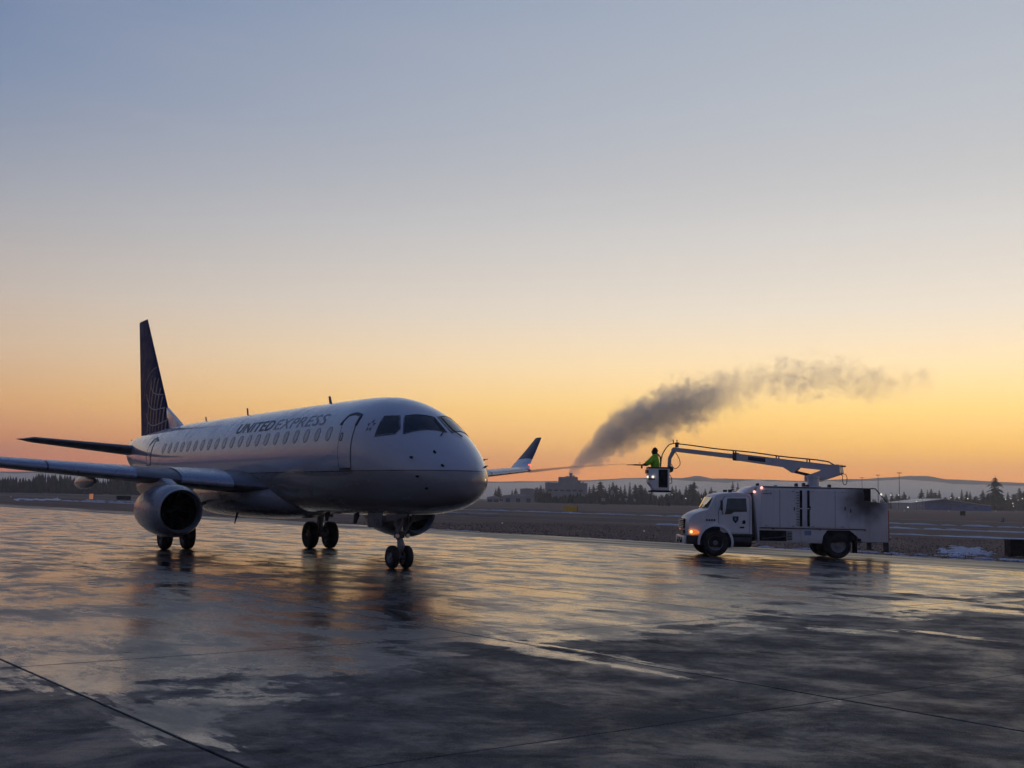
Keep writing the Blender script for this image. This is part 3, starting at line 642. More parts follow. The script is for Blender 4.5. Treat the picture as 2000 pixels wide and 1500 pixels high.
for y in (0.205, -0.205): wheel('nose_wheel', (NGX, y, 0.298), 0.30, 0.20, plane, 0.155)
tube('nose_strut', [(NGX, 0, 0.30), (NGX + 0.02, 0, 0.75), (NGX + 0.03, 0, 0.76), (NGX + 0.06, 0, 1.6)], [0.06, 0.06, 0.095, 0.095], M['gear_paint'], plane, 16)
tube('axle', [(NGX, -0.2, 0.298), (NGX, 0.2, 0.298)], 0.045, M['gear_paint'], plane)
prism('torque_link', [(NGX - 0.08, 0.40), (NGX - 0.24, 0.60), (NGX - 0.06, 0.84), (NGX - 0.04, 0.78), (NGX - 0.16, 0.60), (NGX - 0.04, 0.44)], -0.05, 0.05, M['gear_paint'], plane, 0.01)
for y in (0.11, -0.11): tube('drag_brace', [(NGX, y, 0.86), (NGX - 0.62, y, 1.42)], 0.032, M['gear_paint'], plane)
tube('steering_collar', [(NGX + 0.03, 0, 0.80), (NGX + 0.03, 0, 0.98)], [0.15, 0.14], M['dark_metal'], plane, 16)
for y, mt in ((0.13, 'white_part'), (-0.13, 'white_part')):
    lathe('taxi_light', [(0, 0.01), (0.0, 0.055), (0.05, 0.06), (0.09, 0.03)], M['steel'], plane, 'X', 16, (NGX - 0.18, y * 1.2, 0.86))
for sg in (1, -1):
    d = prism('nose_gear_door', [(4.02, 1.46), (4.92, 1.46), (4.92, 1.08), (4.84, 1.05), (4.08, 1.05), (4.02, 1.09)], sg * 0.40 - 0.012, sg * 0.40 + 0.012, M['wing_grey'], plane, 0.005)
    if sg > 0:
        letters('526', 0.004, 1.0, 0, 0, 0, 0, M['seal'], 'door_number', d, lambda u, v: Vector((4.50 - 0.34 * u, 0.40 + 0.0155, 1.13 + 0.16 * v)))
    prism('forward_gear_door', [(2.55, 1.46), (3.85, 1.42), (3.80, 1.22), (2.65, 1.36)], sg * 0.36 - 0.01, sg * 0.36 + 0.01, M['wing_grey'], plane, 0.004)
    gy = sg * 2.6
    for dy in (-0.38, 0.38): wheel('main_wheel', (MGX, gy + dy, 0.475), 0.48, 0.34, plane, 0.24)
    tube('main_strut', [(MGX, gy, 0.47), (MGX, gy, 0.95), (MGX, gy, 0.96), (MGX - 0.05, gy - sg * 0.05, 2.1)], [0.085, 0.085, 0.125, 0.13], M['gear_paint'], plane, 16)
    tube('axle', [(MGX, gy - 0.36, 0.475), (MGX, gy + 0.36, 0.475)], 0.08, M['gear_paint'], plane)
    tube('side_brace', [(MGX, gy - sg * 0.05, 1.15), (MGX, gy - sg * 1.3, 1.75)], 0.06, M['gear_paint'], plane)
    prism('torque_link', [(MGX + 0.10, 0.55), (MGX + 0.32, 0.78), (MGX + 0.12, 1.02), (MGX + 0.10, 0.95), (MGX + 0.24, 0.78), (MGX + 0.10, 0.62)], gy - 0.07, gy + 0.07, M['gear_paint'], plane, 0.012)
    prism('main_gear_door', [(MGX - 0.5, 1.9), (MGX + 0.5, 1.9), (MGX + 0.42, 1.15), (MGX - 0.35, 1.10)], gy + sg * 0.30 - 0.015, gy + sg * 0.30 + 0.015, M['nacelle'], plane, 0.006)
# drain masts by the wing root
tube('drain_mast', [(11.6, 1.75, 1.3), (11.75, 1.78, 0.95)], [0.04, 0.02], M['seal'], plane, 6)

# ------------------------------------------------------------------ de-icing truck (local: X to the rear, Y away from the viewer, Z up)
TRX, TRY = 5.95, 43.32
truck = empty('deicing_truck', (TRX, TRY, 0)); tag(truck, 'white boom de-icing truck with headlamps on at the right of the apron', 'truck')
def truck_paint(name, col, soot=False):
    t = NT(name); o = t.obj(); sp = t.n('ShaderNodeSeparateXYZ'); t.t.links.new(o, sp.inputs[0])
    g = t.rng(t.noise(t.mapping(o, scale=(1.5, 1.5, 0.8)), 1.0, 6, 0.65), 0.4, 0.75); c = t.mix(t.math('MULTIPLY', g, 0.35), col, tuple(v * 0.7 for v in col))
    run = t.rng(t.noise(t.mapping(o, scale=(9, 9, 0.5)), 1.0, 4, 0.6), 0.55, 0.75); c = t.mix(t.math('MULTIPLY', run, 0.25), c, (0.22, 0.2, 0.19))
    if soot:   # exhaust soot around the stack outlet at the rear of the body
        d = t.n('ShaderNodeVectorMath', operation='DISTANCE'); t.t.links.new(t.mapping(o, scale=(1, 0.0, 1.15)), d.inputs[0]); d.inputs[1].default_value = (6.72, 0, 2.36)
        f = t.rng(t.math('ADD', d.outputs['Value'], t.math('MULTIPLY', t.noise(o, 3.0, 5), 0.5)), 0.45, 1.45, 0.93, 0.0); c = t.mix(f, c, (0.03, 0.026, 0.024))
    b = t.bsdf(Base_Color=c, Roughness=0.42, Coat_Weight=0.15); t.set(b.inputs['Normal'], t.bump(t.noise(o, 2.2, 3), 0.12, 0.03)); return t.m
M['t_white'] = truck_paint('truck cab paint', (0.80, 0.80, 0.79)); M['t_body'] = truck_paint('truck body paint', (0.74, 0.73, 0.72), True); M['t_boom'] = truck_paint('boom paint', (0.52, 0.50, 0.50))
M['chrome'] = simple('bright trim', (0.55, 0.55, 0.56), 0.25, 0.8); M['cabglass'] = simple('cab glass', (0.045, 0.055, 0.055), 0.06, var=0.1, spec=0.8)
M['orange'] = simple('orange edge paint', (0.40, 0.09, 0.03), 0.5); M['decal'] = simple('dark decal', (0.03, 0.035, 0.06), 0.5); M['ltblue'] = simple('pale blue label', (0.20, 0.26, 0.40), 0.5)
NS = -1.20      # near side of the body
# cab: sections across the width (loft of side profiles, narrower at the nose)
def cab_section(y, k):   # k 0 at the outer edge, 1 at the centre: crowned hood and roof
    top = 0.05 * k; inset = 0.04 * (1 - k)
    return [(0.36 + inset * 2, 0.72), (0.33 + inset, 1.00), (0.35 + inset, 1.25 + top), (0.45, 1.37 + top), (0.62, 1.48 + top), (0.86, 1.58 + top), (1.05, 1.62 + top), (1.12, 1.66 + top), (1.28 + inset, 2.04 + top * .5), (1.36 + inset, 2.15 + top), (1.60, 2.21 + top), (2.15, 2.25 + top), (2.62, 2.22 + top), (2.66, 2.10), (2.66, 0.80), (1.80, 0.80), (1.72, 0.72)]
bm = bmesh.new(); rows = []
for y, k in ((-1.12, 0), (-1.06, 0.25), (-0.75, 0.7), (0, 1.0), (0.75, 0.7), (1.06, 0.25), (1.12, 0)):
    row = []
    for i, (x, z) in enumerate(cab_section(y, k)):
        nose = max(0, 1.05 - x) / 1.05 if i < 7 else 0; roof = max(0, (z - 1.66)) / 0.6 if z > 1.66 else 0
        row.append(bm.verts.new((x + 0.10 * nose * abs(y / 1.12) ** 3, y * (1 - 0.16 * nose - 0.10 * roof), z)))
    rows.append(row)
for a, b in zip(rows[:-1], rows[1:]):
    for j in range(len(a)): bm.faces.new((a[j], a[(j + 1) % len(a)], b[(j + 1) % len(a)], b[j]))
bm.faces.new(rows[0]); bm.faces.new(rows[-1][::-1])
cab = bm_obj('cab', bm, M['t_white'], truck, smooth=True, sharp=38)
# fender arch (black plate painted as the shade of the wheel well) and fender flare
def arc(cx, cz, r, a0, a1, n): return [(cx + r * math.cos(R(a0 + (a1 - a0) * k / n)), cz + r * math.sin(R(a0 + (a1 - a0) * k / n))) for k in range(n + 1)]
FWX, RWX, WR = 1.36, 5.70, 0.475
for sg in (-1, 1):
    y0 = sg * 1.13
    prism('well_shade_plate', arc(FWX, 0.50, 0.56, -20, 195, 14), min(y0, y0 - sg * 0.35), max(y0, y0 - sg * 0.35), M['void'], truck)
    fl = arc(FWX, 0.50, 0.64, -15, 190, 14) + arc(FWX, 0.50, 0.565, 190, -15, 14)
    prism('fender_flare', fl, min(y0, y0 + sg * 0.06), max(y0, y0 + sg * 0.06), M['t_white'], truck, 0.012)
    # lower hood skirt ahead of wheel
    prism('bumper_end', [(0.34, 0.41), (0.66, 0.41), (0.78, 0.70), (0.34, 0.71)], min(sg * 1.10, sg * 0.95), max(sg * 1.10, sg * 0.95), M['dark_metal'], truck, 0.02)
    # headlamp cluster
    hl = prism('headlight', [(0.42, 0.76), (0.40, 0.92), (0.50, 0.95), (0.68, 0.93), (0.79, 0.86), (0.77, 0.78), (0.6, 0.75)], min(sg * 1.115, sg * 1.145), max(sg * 1.115, sg * 1.145), M['amber_lens'], truck, 0.008)
    bm = bmesh.new(); bmesh.ops.create_uvsphere(bm, u_segments=14, v_segments=10, radius=0.06, matrix=Matrix.Translation((0.50, sg * 1.13, 0.85)) @ Matrix.Diagonal((1.0, 0.6, 1.0, 1)))
    bm_obj('lamp', bm, M['head_lens'], hl, smooth=True)
    # door with window, handle, mirror
    dpoly = [(1.55, 0.84), (2.56, 0.84), (2.58, 2.08), (2.50, 2.14), (1.72, 2.12), (1.60, 1.95), (1.48, 1.56), (1.48, 1.2)]
    yd = lambda z: 1.12 * (1 - 0.10 * max(0, z - 1.66) / 0.6)
    def dmap(P, off): return [(x, sg * (yd(z) + off), z) for x, z in P]
    def side_plate(name, P, off, th, mat, parent):
        bm = bmesh.new(); bm.faces.new([bm.verts.new((x, z, 0)) for x, z in P])
        for zc_ in (1.66,): bmesh.ops.bisect_plane(bm, geom=list(bm.verts) + list(bm.edges) + list(bm.faces), plane_co=(0, zc_, 0), plane_no=(0, 1, 0))
        r = bmesh.ops.extrude_face_region(bm, geom=list(bm.faces)); ex = {g for g in r['geom'] if isinstance(g, bmesh.types.BMVert)}
        for v in bm.verts:
            x, z = v.co.x, v.co.y; v.co = Vector((x, sg * (yd(z) + (off if v in ex else off - th)), z))
        return bm_obj(name, bm, mat, parent)
    side_plate('door_gap', [(x * 1.0 + (-.012 if x < 2 else .012), z + (-.012 if z < 1.4 else .012)) for x, z in dpoly], 0.003, 0.01, M['seal'], truck)
    dr = side_plate('cab_door', dpoly, 0.012, 0.012, M['t_white'], truck)
    side_plate('side_window', [(1.68, 1.48), (1.72, 1.62), (1.79, 2.05), (2.46, 2.06), (2.47, 1.59), (2.02, 1.575), (1.92, 1.50)], 0.018, 0.01, M['cabglass'], dr)
    side_plate('handle', [(2.30, 1.16), (2.42, 1.16), (2.42, 1.28), (2.33, 1.28)], 0.03, 0.03, M['void'], dr)
    # shield badge
    bd = side_plate('shield_badge', [(1.96, 1.38), (1.99, 1.44), (2.03, 1.41), (2.07, 1.43), (2.11, 1.41), (2.15, 1.44), (2.18, 1.38), (2.165, 1.27), (2.07, 1.17), (1.975, 1.27)], 0.017, 0.006, M['decal'], dr)
    side_plate('badge_mark', [(2.05, 1.38), (2.09, 1.38), (2.10, 1.30), (2.07, 1.25), (2.04, 1.30)], 0.021, 0.004, M['ltblue'], bd)
    side_plate('door_label', [(2.22, 1.00), (2.38, 1.00), (2.38, 1.06), (2.22, 1.06)], 0.016, 0.004, M['decal'], dr)
    for k in range(4): side_plate('hood_vent', [(1.02 + k * 0.09, 1.25), (1.08 + k * 0.09, 1.24), (1.09 + k * 0.09, 1.30), (1.04 + k * 0.09, 1.31)], 0.010, 0.02, M['void'], truck)
    tube('mirror_arm', [(1.62, sg * 1.13, 1.50), (1.55, sg * 1.34, 1.60), (1.55, sg * 1.34, 1.92)], 0.015, M['dark_metal'], truck, 6)
    box('mirror', (1.50, min(sg * 1.27, sg * 1.43), 1.62), (1.57, max(sg * 1.27, sg * 1.43), 1.98), M['dark_metal'], truck, 0.02, 2)
    # step and fuel tank
    lathe('fuel_tank', [(1.86, 0.02), (1.87, 0.20), (1.90, 0.235), (2.62, 0.235), (2.65, 0.20), (2.66, 0.02)], M['dark_metal'], truck, 'X', 24, (0, sg * 0.92, 0.56))
    box('step', (1.84, min(sg * 0.80, sg * 1.14), 0.72), (2.68, max(sg * 0.80, sg * 1.14), 0.765), M['dark_metal'], truck, 0.01)
    wheel('front_wheel', (FWX, sg * 1.035, WR), WR, 0.27, truck, 0.27)
    for yy in (0.74, 1.04): wheel('rear_wheel', (RWX, sg * yy, WR), WR, 0.26, truck, 0.27)
# windshield and trim
wsP = [(1.135, -0.93, 1.70), (1.315, -0.86, 2.07), (1.30, -0.4, 2.10), (1.295, 0.4, 2.10), (1.315, 0.86, 2.07), (1.135, 0.93, 1.70), (1.10, 0.4, 1.72), (1.10, -0.4, 1.72)]
bm = bmesh.new(); bm.faces.new([bm.verts.new((x - 0.035, y, z + 0.01)) for x, y, z in wsP]); bm_obj('windshield', bm, M['cabglass'], truck)
for y in (-0.35, 0.35): tube('wiper', [(1.04, y, 1.70), (1.10, y - 0.3, 1.83)], 0.012, M['void'], truck, 5)
gr = box('grille', (0.305, -0.55, 0.95), (0.40, 0.55, 1.30), M['void'], truck, 0.02)
for k in range(5): box('slat', (0.285, -0.56, 0.97 + k * 0.068), (0.315, 0.56, 1.00 + k * 0.068), M['chrome'], gr, 0.006)
box('lower_grille', (0.305, -0.50, 0.76), (0.40, 0.50, 0.90), M['dark_metal'], truck, 0.015)
box('bumper', (0.26, -1.06, 0.42), (0.40, 1.06, 0.70), M['t_white'], truck, 0.035, 2)
for y in (-0.35, 0.35): box('tow_hook', (0.21, y - 0.03, 0.44), (0.30, y + 0.03, 0.54), M['void'], truck, 0.01)
for k in range(3): box('bumper_slot', (0.253, -0.55 + k * 0.45, 0.47), (0.27, -0.35 + k * 0.45, 0.63), M['void'], truck)
prism('air_deflector', [(2.40, 2.24), (2.64, 2.45), (2.88, 2.53), (2.70, 2.26)], -0.95, 0.95, M['t_white'], truck, 0.03)
for y in (-0.5, 0.5): box('cab_beacon', (1.92, y - 0.06, 2.27), (2.06, y + 0.06, 2.37), M['dark_metal'], truck, 0.02, 2)
for (x, z) in ((2.72, 2.30), (2.98, 2.45)):
    bm = bmesh.new(); bmesh.ops.create_uvsphere(bm, u_segments=12, v_segments=8, radius=0.05, matrix=Matrix.Translation((x, NS - 0.02, z)))
    bm_obj('marker_lamp', bm, M['marker_lens'], truck, smooth=True)
# body
BX0 = 2.80
poly = [(2.72, 2.20), (2.92, 2.52), (6.84, 2.50), (6.84, 2.00), (7.47, 1.99), (7.47, 0.60), (6.53, 0.58), (6.34, 0.84), (6.12, 1.01), (5.30, 1.01), (5.14, 0.80), (5.12, 0.52), (2.86, 0.54)]
body = prism('body', poly, NS, 1.20, M['t_body'], truck, 0.02)
def plate(name, lo, hi, mat, parent, th=0.012, bev=0.004, y=NS):
    return box(name, (lo[0], y - th, lo[1]), (hi[0], y + 0.01, hi[1]), mat, parent, bev)
plate('panel_door', (4.62, 1.08), (6.00, 2.38), M['t_body'], body, 0.018); plate('panel_door', (6.04, 1.08), (6.62, 2.38), M['t_body'], body, 0.014)
plate('panel_door', (2.98, 1.06), (4.22, 2.38), M['t_body'], body, 0.014)
plate('trim_rail', (2.90, 1.015), (6.66, 1.05), M['seal'], body, 0.022)
plate('roof_rail', (2.94, 2.465), (6.86, 2.50), M['seal'], body, 0.02)
for x in (4.335, 4.60):
    for z0, z1 in ((1.11, 1.72), (1.76, 2.38)): plate('sight_window', (x, z0), (x + 0.085, z1), M['void'], body, 0.024)
for k in range(13): plate('gauge_tick', (4.20 + (k % 2) * 0.03, 1.15 + k * 0.095), (4.31, 1.17 + k * 0.095), M['seal'], body, 0.021, 0)
for x, z in ((4.68, 1.70), (5.92, 1.70), (6.12, 1.62), (4.12, 1.66)): plate('panel_handle', (x, z), (x + 0.035, z + 0.13), M['seal'], body, 0.04, 0.006)
for x0 in (4.75, 5.80, 3.10, 4.05):
    for z in (2.33, 1.10): plate('hinge', (x0, z), (x0 + 0.09, z + 0.035), M['steel'], body, 0.03, 0.004)
for x in (3.35, 5.02, 6.62): plate('side_marker', (x, 0.985), (x + 0.06, 1.012), M['orange'], body, 0.02, 0.003)
box('mud_flap', (6.36, NS + 0.06, 0.20), (6.38, NS + 0.62, 0.60), M['black_rubber'], truck)
for x in (3.62, 5.58): plate('rivet_seam', (x, 1.07), (x + 0.012, 2.38), M['seal'], body, 0.0195, 0)
hb = plate('hatch', (2.90, 0.58), (3.86, 0.95), M['void'], body, 0.012)
tube('hatch_pipe', [(3.0, NS - 0.02, 0.66), (3.4, NS - 0.02, 0.68), (3.8, NS - 0.02, 0.74)], 0.03, M['seal'], body, 6)
for k in range(6): plate('louver', (3.88, 0.62 + k * 0.055), (4.06, 0.65 + k * 0.055), M['seal'], body, 0.02)
plate('placard', (4.50, 0.80), (4.74, 0.96), M['ltblue'], body, 0.006)
plate('lettering_bar', (3.02, 2.235), (3.26, 2.26), M['decal'], body, 0.018, 0)
plate('lettering_bar', (3.29, 2.22), (3.32, 2.29), M['decal'], body, 0.018, 0)
plate('vent', (6.38, 0.62), (6.50, 0.72), M['void'], body, 0.012)
box('exhaust_outlet', (6.60, NS - 0.02, 2.05), (6.86, -0.4, 2.47), M['void'], truck, 0.02)
prism('rear_wheel_well', [(5.16, 0.53), (5.17, 0.79), (5.32, 0.99), (6.10, 0.99), (6.31, 0.83), (6.34, 0.62)], NS + 0.04, 1.16, M['void'], truck)
tube('frame_rail', [(0.3, -0.42, 0.62), (7.3, -0.42, 0.62)], 0.10, M['dark_metal'], truck, 4); tube('frame_rail', [(0.3, 0.42, 0.62), (7.3, 0.42, 0.62)], 0.10, M['dark_metal'], truck, 4)
for x in (FWX, RWX): tube('axle', [(x, -1.0, WR), (x, 1.0, WR)], 0.07, M['dark_metal'], truck, 8)
lathe('differential', [(-0.2, 0.05), (-0.15, 0.2), (0.15, 0.2), (0.2, 0.05)], M['dark_metal'], truck, 'X', 16, (RWX, 0, WR))
for y in (NS + 0.05, 1.15):
    tube('grab_rail', [(6.84, y, 2.49), (7.04, y, 2.485), (7.20, y, 2.30), (7.46, y, 2.0)], 0.022, M['seal'], truck, 6)
box('rear_panel', (7.47, -1.05, 0.62), (7.56, 1.05, 1.75), M['orange'], truck, 0.02)
for y in (-1.0, 1.0):
    lathe('tail_lamp', [(0, 0.01), (0.0, 0.05), (0.05, 0.055)], M['chrome'], truck, 'X', 12, (7.56, y, 0.75))
    box('stabilizer_foot', (7.36, y - 0.08, 0.28), (7.52, y + 0.08, 0.60), M['seal'], truck, 0.01)
    box('foot_pad', (7.30, y - 0.14, 0.25), (7.58, y + 0.14, 0.285), M['seal'], truck, 0.006)
bm = bmesh.new(); bmesh.ops.create_uvsphere(bm, u_segments=12, v_segments=8, radius=0.038, matrix=Matrix.Translation((7.24, NS + 0.05, 2.29))); bm_obj('work_lamp', bm, M['white_lens'], truck, smooth=True)
for x, h in ((4.35, .14), (4.75, .10), (4.62, .16), (5.55, .12), (2.95, .12), (3.6, .06)): box('roof_fitting', (x, -0.5, 2.50), (x + 0.10, -0.3, 2.50 + h), M['dark_metal'], truck, 0.02)
# pedestal, turret and telescopic boom swung out over the far side
lathe('pedestal', [(2.48, 0.27), (2.56, 0.27), (2.57, 0.215), (2.84, 0.205), (2.86, 0.24), (2.93, 0.24)], M['t_boom'], truck, 'Z', 28, (5.13, 0.0, 0))
PIV = Vector((6.05, 0.10, 3.20))
BTIP = Vector((6.52 - TRX, 47.2 - TRY, 3.97))       # boom end above the basket
bdir = (BTIP - PIV); bh = Vector((bdir.x, bdir.y, 0)).normalized(); bs = Vector((-bh.y, bh.x, 0))
def boomP(a, b, s=0.0):   # a along boom (horizontal), b up, s sideways
    return PIV + bh * a + Vector((0, 0, b)) + bs * s
def beam(name, poly, w, mat, parent, bev=0.015):   # poly in (along, up)
    bm = bmesh.new(); n = len(poly); A = [bm.verts.new(boomP(a, b, -w / 2)) for a, b in poly]; B = [bm.verts.new(boomP(a, b, w / 2)) for a, b in poly]
    bm.faces.new(A); bm.faces.new(B[::-1])
    for i in range(n): bm.faces.new((A[i], B[i], B[(i + 1) % n], A[(i + 1) % n]))
    if bev: bmesh.ops.bevel(bm, geom=list(bm.edges), offset=bev, segments=2, affect='EDGES')
    return bm_obj(name, bm, mat, parent, smooth=True, sharp=40)
Lh = Vector((bdir.x, bdir.y, 0)).length; sl = bdir.z / Lh
turret = beam('turret', [(-0.12, 0.16), (-0.16, -0.18), (0.75, -0.47), (0.95, -0.30), (1.18, -0.34), (1.15, -0.26), (0.60, -0.09), (0.28, 0.16)], 0.46, M['t_boom'], truck)
beam('turret_post', [(0.62, -0.27), (0.62, -0.47), (1.2, -0.47), (1.2, -0.25)], 0.40, M['t_boom'], truck)
diam = [boomP(a, b, 0.0) for a, b in ((0.18, -0.02), (0.26, 0.04), (0.34, -0.02), (0.26, -0.08))]
boom = beam('boom', [(0.0, -0.10), (0.0, 0.13), (4.05, sl * 4.05 + 0.135), (4.05, sl * 4.05 - 0.13), (2.05, sl * 2.05 - 0.165), (1.75, sl * 1.75 - 0.34), (1.64, sl * 1.6 - 0.34), (1.46, sl * 1.46 - 0.11)], 0.26, M['t_boom'], truck)
beam('boom_extension', [(3.9, sl * 3.9 - 0.085), (3.9, sl * 3.9 + 0.10), (Lh, sl * Lh + 0.085), (Lh + 0.10, sl * Lh + 0.0), (Lh + 0.02, sl * Lh - 0.085)], 0.19, M['t_boom'], truck)
beam('boom_collar', [(3.93, sl * 3.93 - 0.15), (3.93, sl * 3.93 + 0.16), (4.09, sl * 4.09 + 0.16), (4.09, sl * 4.09 - 0.15)], 0.30, M['seal'], truck)
tube('lift_cylinder', [boomP(0.85, -0.28, 0), boomP(1.75, sl * 1.75 - 0.28, 0)], 0.055, M['dark_metal'], truck, 10)
beam('boom_lettering', [(2.75, sl * 2.75 - 0.07), (2.75, sl * 2.75 + 0.08), (3.45, sl * 3.45 + 0.08), (3.45, sl * 3.45 - 0.07)], 0.272, M['decal'], truck, 0.002)
hose = [boomP(0.12, 0.14), boomP(0.35, 0.27)] + [boomP(a, sl * a + 0.235 + 0.012 * math.sin(a * 2.3)) for a in np.linspace(0.8, Lh - 0.1, 12)]
tube('supply_hose', hose, 0.024, M['seal'], truck, 6)
for a in (1.05, 2.25, 4.0): 
    for da in (0, 0.10): beam('hose_bracket', [(a + da, sl * a + 0.12), (a + da, sl * a + 0.25), (a + da + 0.03, sl * a + 0.25), (a + da + 0.03, sl * a + 0.12)], 0.06, M['seal'], truck, 0)
beam('hose_bracket', [(Lh - 0.18, sl * Lh + 0.08), (Lh - 0.18, sl * Lh + 0.27), (Lh - 0.06, sl * Lh + 0.27), (Lh - 0.06, sl * Lh + 0.08)], 0.08, M['seal'], truck, 0)
tube('hose_loop', [boomP(-0.10, -0.12)] + [PIV + Vector((0.20 + 0.085 * math.sin(R(t)), -0.2, -0.38 + 0.20 * math.cos(R(t)))) for t in range(-20, 330, 25)] + [boomP(-0.08, -0.14)], 0.014, M['seal'], truck, 6)
tube('boom_fitting', [boomP(-0.14, 0.10), boomP(-0.30, 0.10)], 0.03, M['orange'], truck, 6)
# drop arm, basket
BC = Vector((5.93 - TRX, 47.55 - TRY, 0)); zf, zr = 2.33, 3.22
tube('drop_arm', [BTIP + Vector((0.02, 0, 0.02)), BTIP + Vector((-0.16, 0.10, -0.35)), Vector((BC.x + 0.42, BC.y - 0.1, 3.16))], [0.09, 0.075, 0.07], M['t_boom'], truck, 8)
lathe('swivel', [(-0.14, 0.03), (-0.12, 0.13), (0.12, 0.13), (0.14, 0.03)], M['seal'], truck, 'Y', 16, (BC.x + 0.46, BC.y - 0.1, 3.18))
bk = bmesh.new(); hw, hd = 0.40, 0.42
prof = [(-hw - 0.02, zr), (-hw - 0.02, 2.62), (-hw + 0.14, 2.50), (-hw + 0.16, zf), (hw, zf), (hw + 0.02, zr)]
prism('basket', [(BC.x + a, b) for a, b in prof], BC.y - hd, BC.y + hd, M['t_white'], truck, 0.03)
basket_front = BC.y - hd
box('basket_window', (BC.x - 0.04, basket_front - 0.014, 2.44), (BC.x + 0.34, basket_front + 0.02, 3.17), M['void'], truck, 0.02)
box('basket_rim', (BC.x - hw - 0.04, BC.y - hd - 0.03, zr - 0.02), (BC.x + hw + 0.04, BC.y + hd + 0.03, zr + 0.04), M['seal'], truck, 0.015)
box('basket_floor_pad', (BC.x - hw + 0.06, BC.y - hd - 0.04, zf - 0.07), (BC.x + hw + 0.06, BC.y + hd + 0.04, zf + 0.0), M['void'], truck, 0.015)
for dx, dy in ((-0.44, -0.25), (-0.26, -0.45)):
    bm = bmesh.new(); bmesh.ops.create_uvsphere(bm, u_segments=12, v_segments=8, radius=0.05, matrix=Matrix.Translation((BC.x + dx, BC.y + dy, 2.86))); bm_obj('basket_lamp', bm, M['white_lens'], truck, smooth=True)
box('lamp_bracket', (BC.x - 0.46, BC.y - 0.46, 2.76), (BC.x - 0.18, BC.y - 0.40, 2.81), M['void'], truck, 0.01)
box('tool_tray', (BC.x - hw - 0.10, BC.y - 0.3, 3.0), (BC.x - hw, BC.y + 0.2, 3.16), M['orange'], truck, 0.01)
hp = smooth_poly([(BC.x + 0.10, BC.y, 3.25), (BC.x + 0.16, BC.y, 3.75), (BC.x + 0.38, BC.y - 0.1, 4.12), (BTIP.x - 0.05, BTIP.y, 4.20), (BTIP.x + 0.2, BTIP.y, 4.24)])
tube('supply_hose', hp, 0.022, M['orange'], truck, 6)
hp = smooth_poly([(BTIP.x + 0.02, BTIP.y - 0.1, 3.88), (BTIP.x + 0.18, BTIP.y - 0.1, 3.62), (BTIP.x + 0.22, BTIP.y - 0.1, 3.36), (BTIP.x + 0.02, BTIP.y - 0.1, 3.20), (BTIP.x - 0.14, BTIP.y - 0.1, 3.40)])
tube('supply_hose', hp, 0.016, M['orange'], truck, 6)
for dx in (0.0, 0.12): tube('nozzle_fitting', [(BTIP.x + dx - 0.02, BTIP.y, 4.18), (BTIP.x + dx * 1.3 - 0.04, BTIP.y, 4.36)], [0.015, 0.025], M['orange'], truck, 6)
tube('basket_cable', smooth_poly([(BC.x + hw + 0.02, BC.y - 0.2, 3.0), (BC.x + hw + 0.12, BC.y - 0.2, 2.8), (BC.x + hw + 0.10, BC.y - 0.2, 2.62), (BC.x + hw, BC.y - 0.2, 2.62)]), 0.014, M['seal'], truck, 6)

# ------------------------------------------------------------------ person in the basket, built with a skinned skeleton
def skin_obj(name, verts, edges, radii, mat, parent, sub=2, root=0):
    me = bpy.data.meshes.new(name); me.from_pydata(verts, edges, []); o = bpy.data.objects.new(name, me); COL.objects.link(o)
    sm = o.modifiers.new('skin', 'SKIN'); o.modifiers.new('sub', 'SUBSURF').levels = sub; o.modifiers['sub'].render_levels = sub
    for i, r in enumerate(radii): me.skin_vertices[0].data[i].radius = (r, r) if not hasattr(r, '__len__') else r; me.skin_vertices[0].data[i].use_root = (i == root)
    dg = bpy.context.evaluated_depsgraph_get(); m2 = bpy.data.meshes.new_from_object(o.evaluated_get(dg)); bpy.data.objects.remove(o)
    return link(name, m2, mat, parent, smooth=True)
PX, PY, PZ = BC.x + TRX - 0.10, BC.y + TRY, zf + 0.05
person = empty('person', (PX, PY, PZ)); person.scale = (0.97, 0.97, 0.97); tag(person, 'person in bright green jacket and dark hood aiming the spray nozzle from the basket', 'person')
M['hivis'] = simple('high visibility green', (0.30, 0.68, 0.03), 0.8, var=0.25, scale=6); M['hood'] = simple('dark hood', (0.02, 0.017, 0.015), 0.9, bump=0.3); M['trouser'] = simple('dark trousers', (0.02, 0.022, 0.03), 0.9); M['reflect'] = simple('dark harness', (0.03, 0.05, 0.03), 0.5); M['face'] = simple('skin tone', (0.30, 0.18, 0.13), 0.6)
# body: pelvis 0, spine 1 2, neck 3, head 4 5, shoulders, arms reaching forward (-X), legs
V = [(0, 0, 0.88), (-0.02, 0, 1.08), (-0.03, 0, 1.30), (-0.03, 0, 1.40), (-0.06, 0, 1.50), (-0.06, 0, 1.60),
     (-0.03, -0.17, 1.34), (-0.20, -0.24, 1.12), (-0.44, -0.16, 1.02), (-0.53, -0.12, 1.00),
     (-0.03, 0.17, 1.34), (-0.22, 0.20, 1.14), (-0.42, 0.06, 1.03), (-0.50, -0.02, 1.01),
     (0, -0.10, 0.80), (-0.02, -0.12, 0.46), (0.0, -0.12, 0.09), (-0.12, -0.12, 0.05), (0, 0.10, 0.80), (-0.02, 0.12, 0.46), (0.0, 0.12, 0.09), (-0.12, 0.12, 0.05)]
Ed = [(0, 1), (1, 2), (2, 3), (3, 4), (4, 5), (2, 6), (6, 7), (7, 8), (8, 9), (2, 10), (10, 11), (11, 12), (12, 13), (0, 14), (14, 15), (15, 16), (16, 17), (0, 18), (18, 19), (19, 20), (20, 21)]
Rr = [(.19, .15), (.19, .15), (.20, .15), .075, .095, .085, .10, .075, .055, .04, .10, .075, .055, .04, .11, .08, .06, .05, .11, .08, .06, .05]
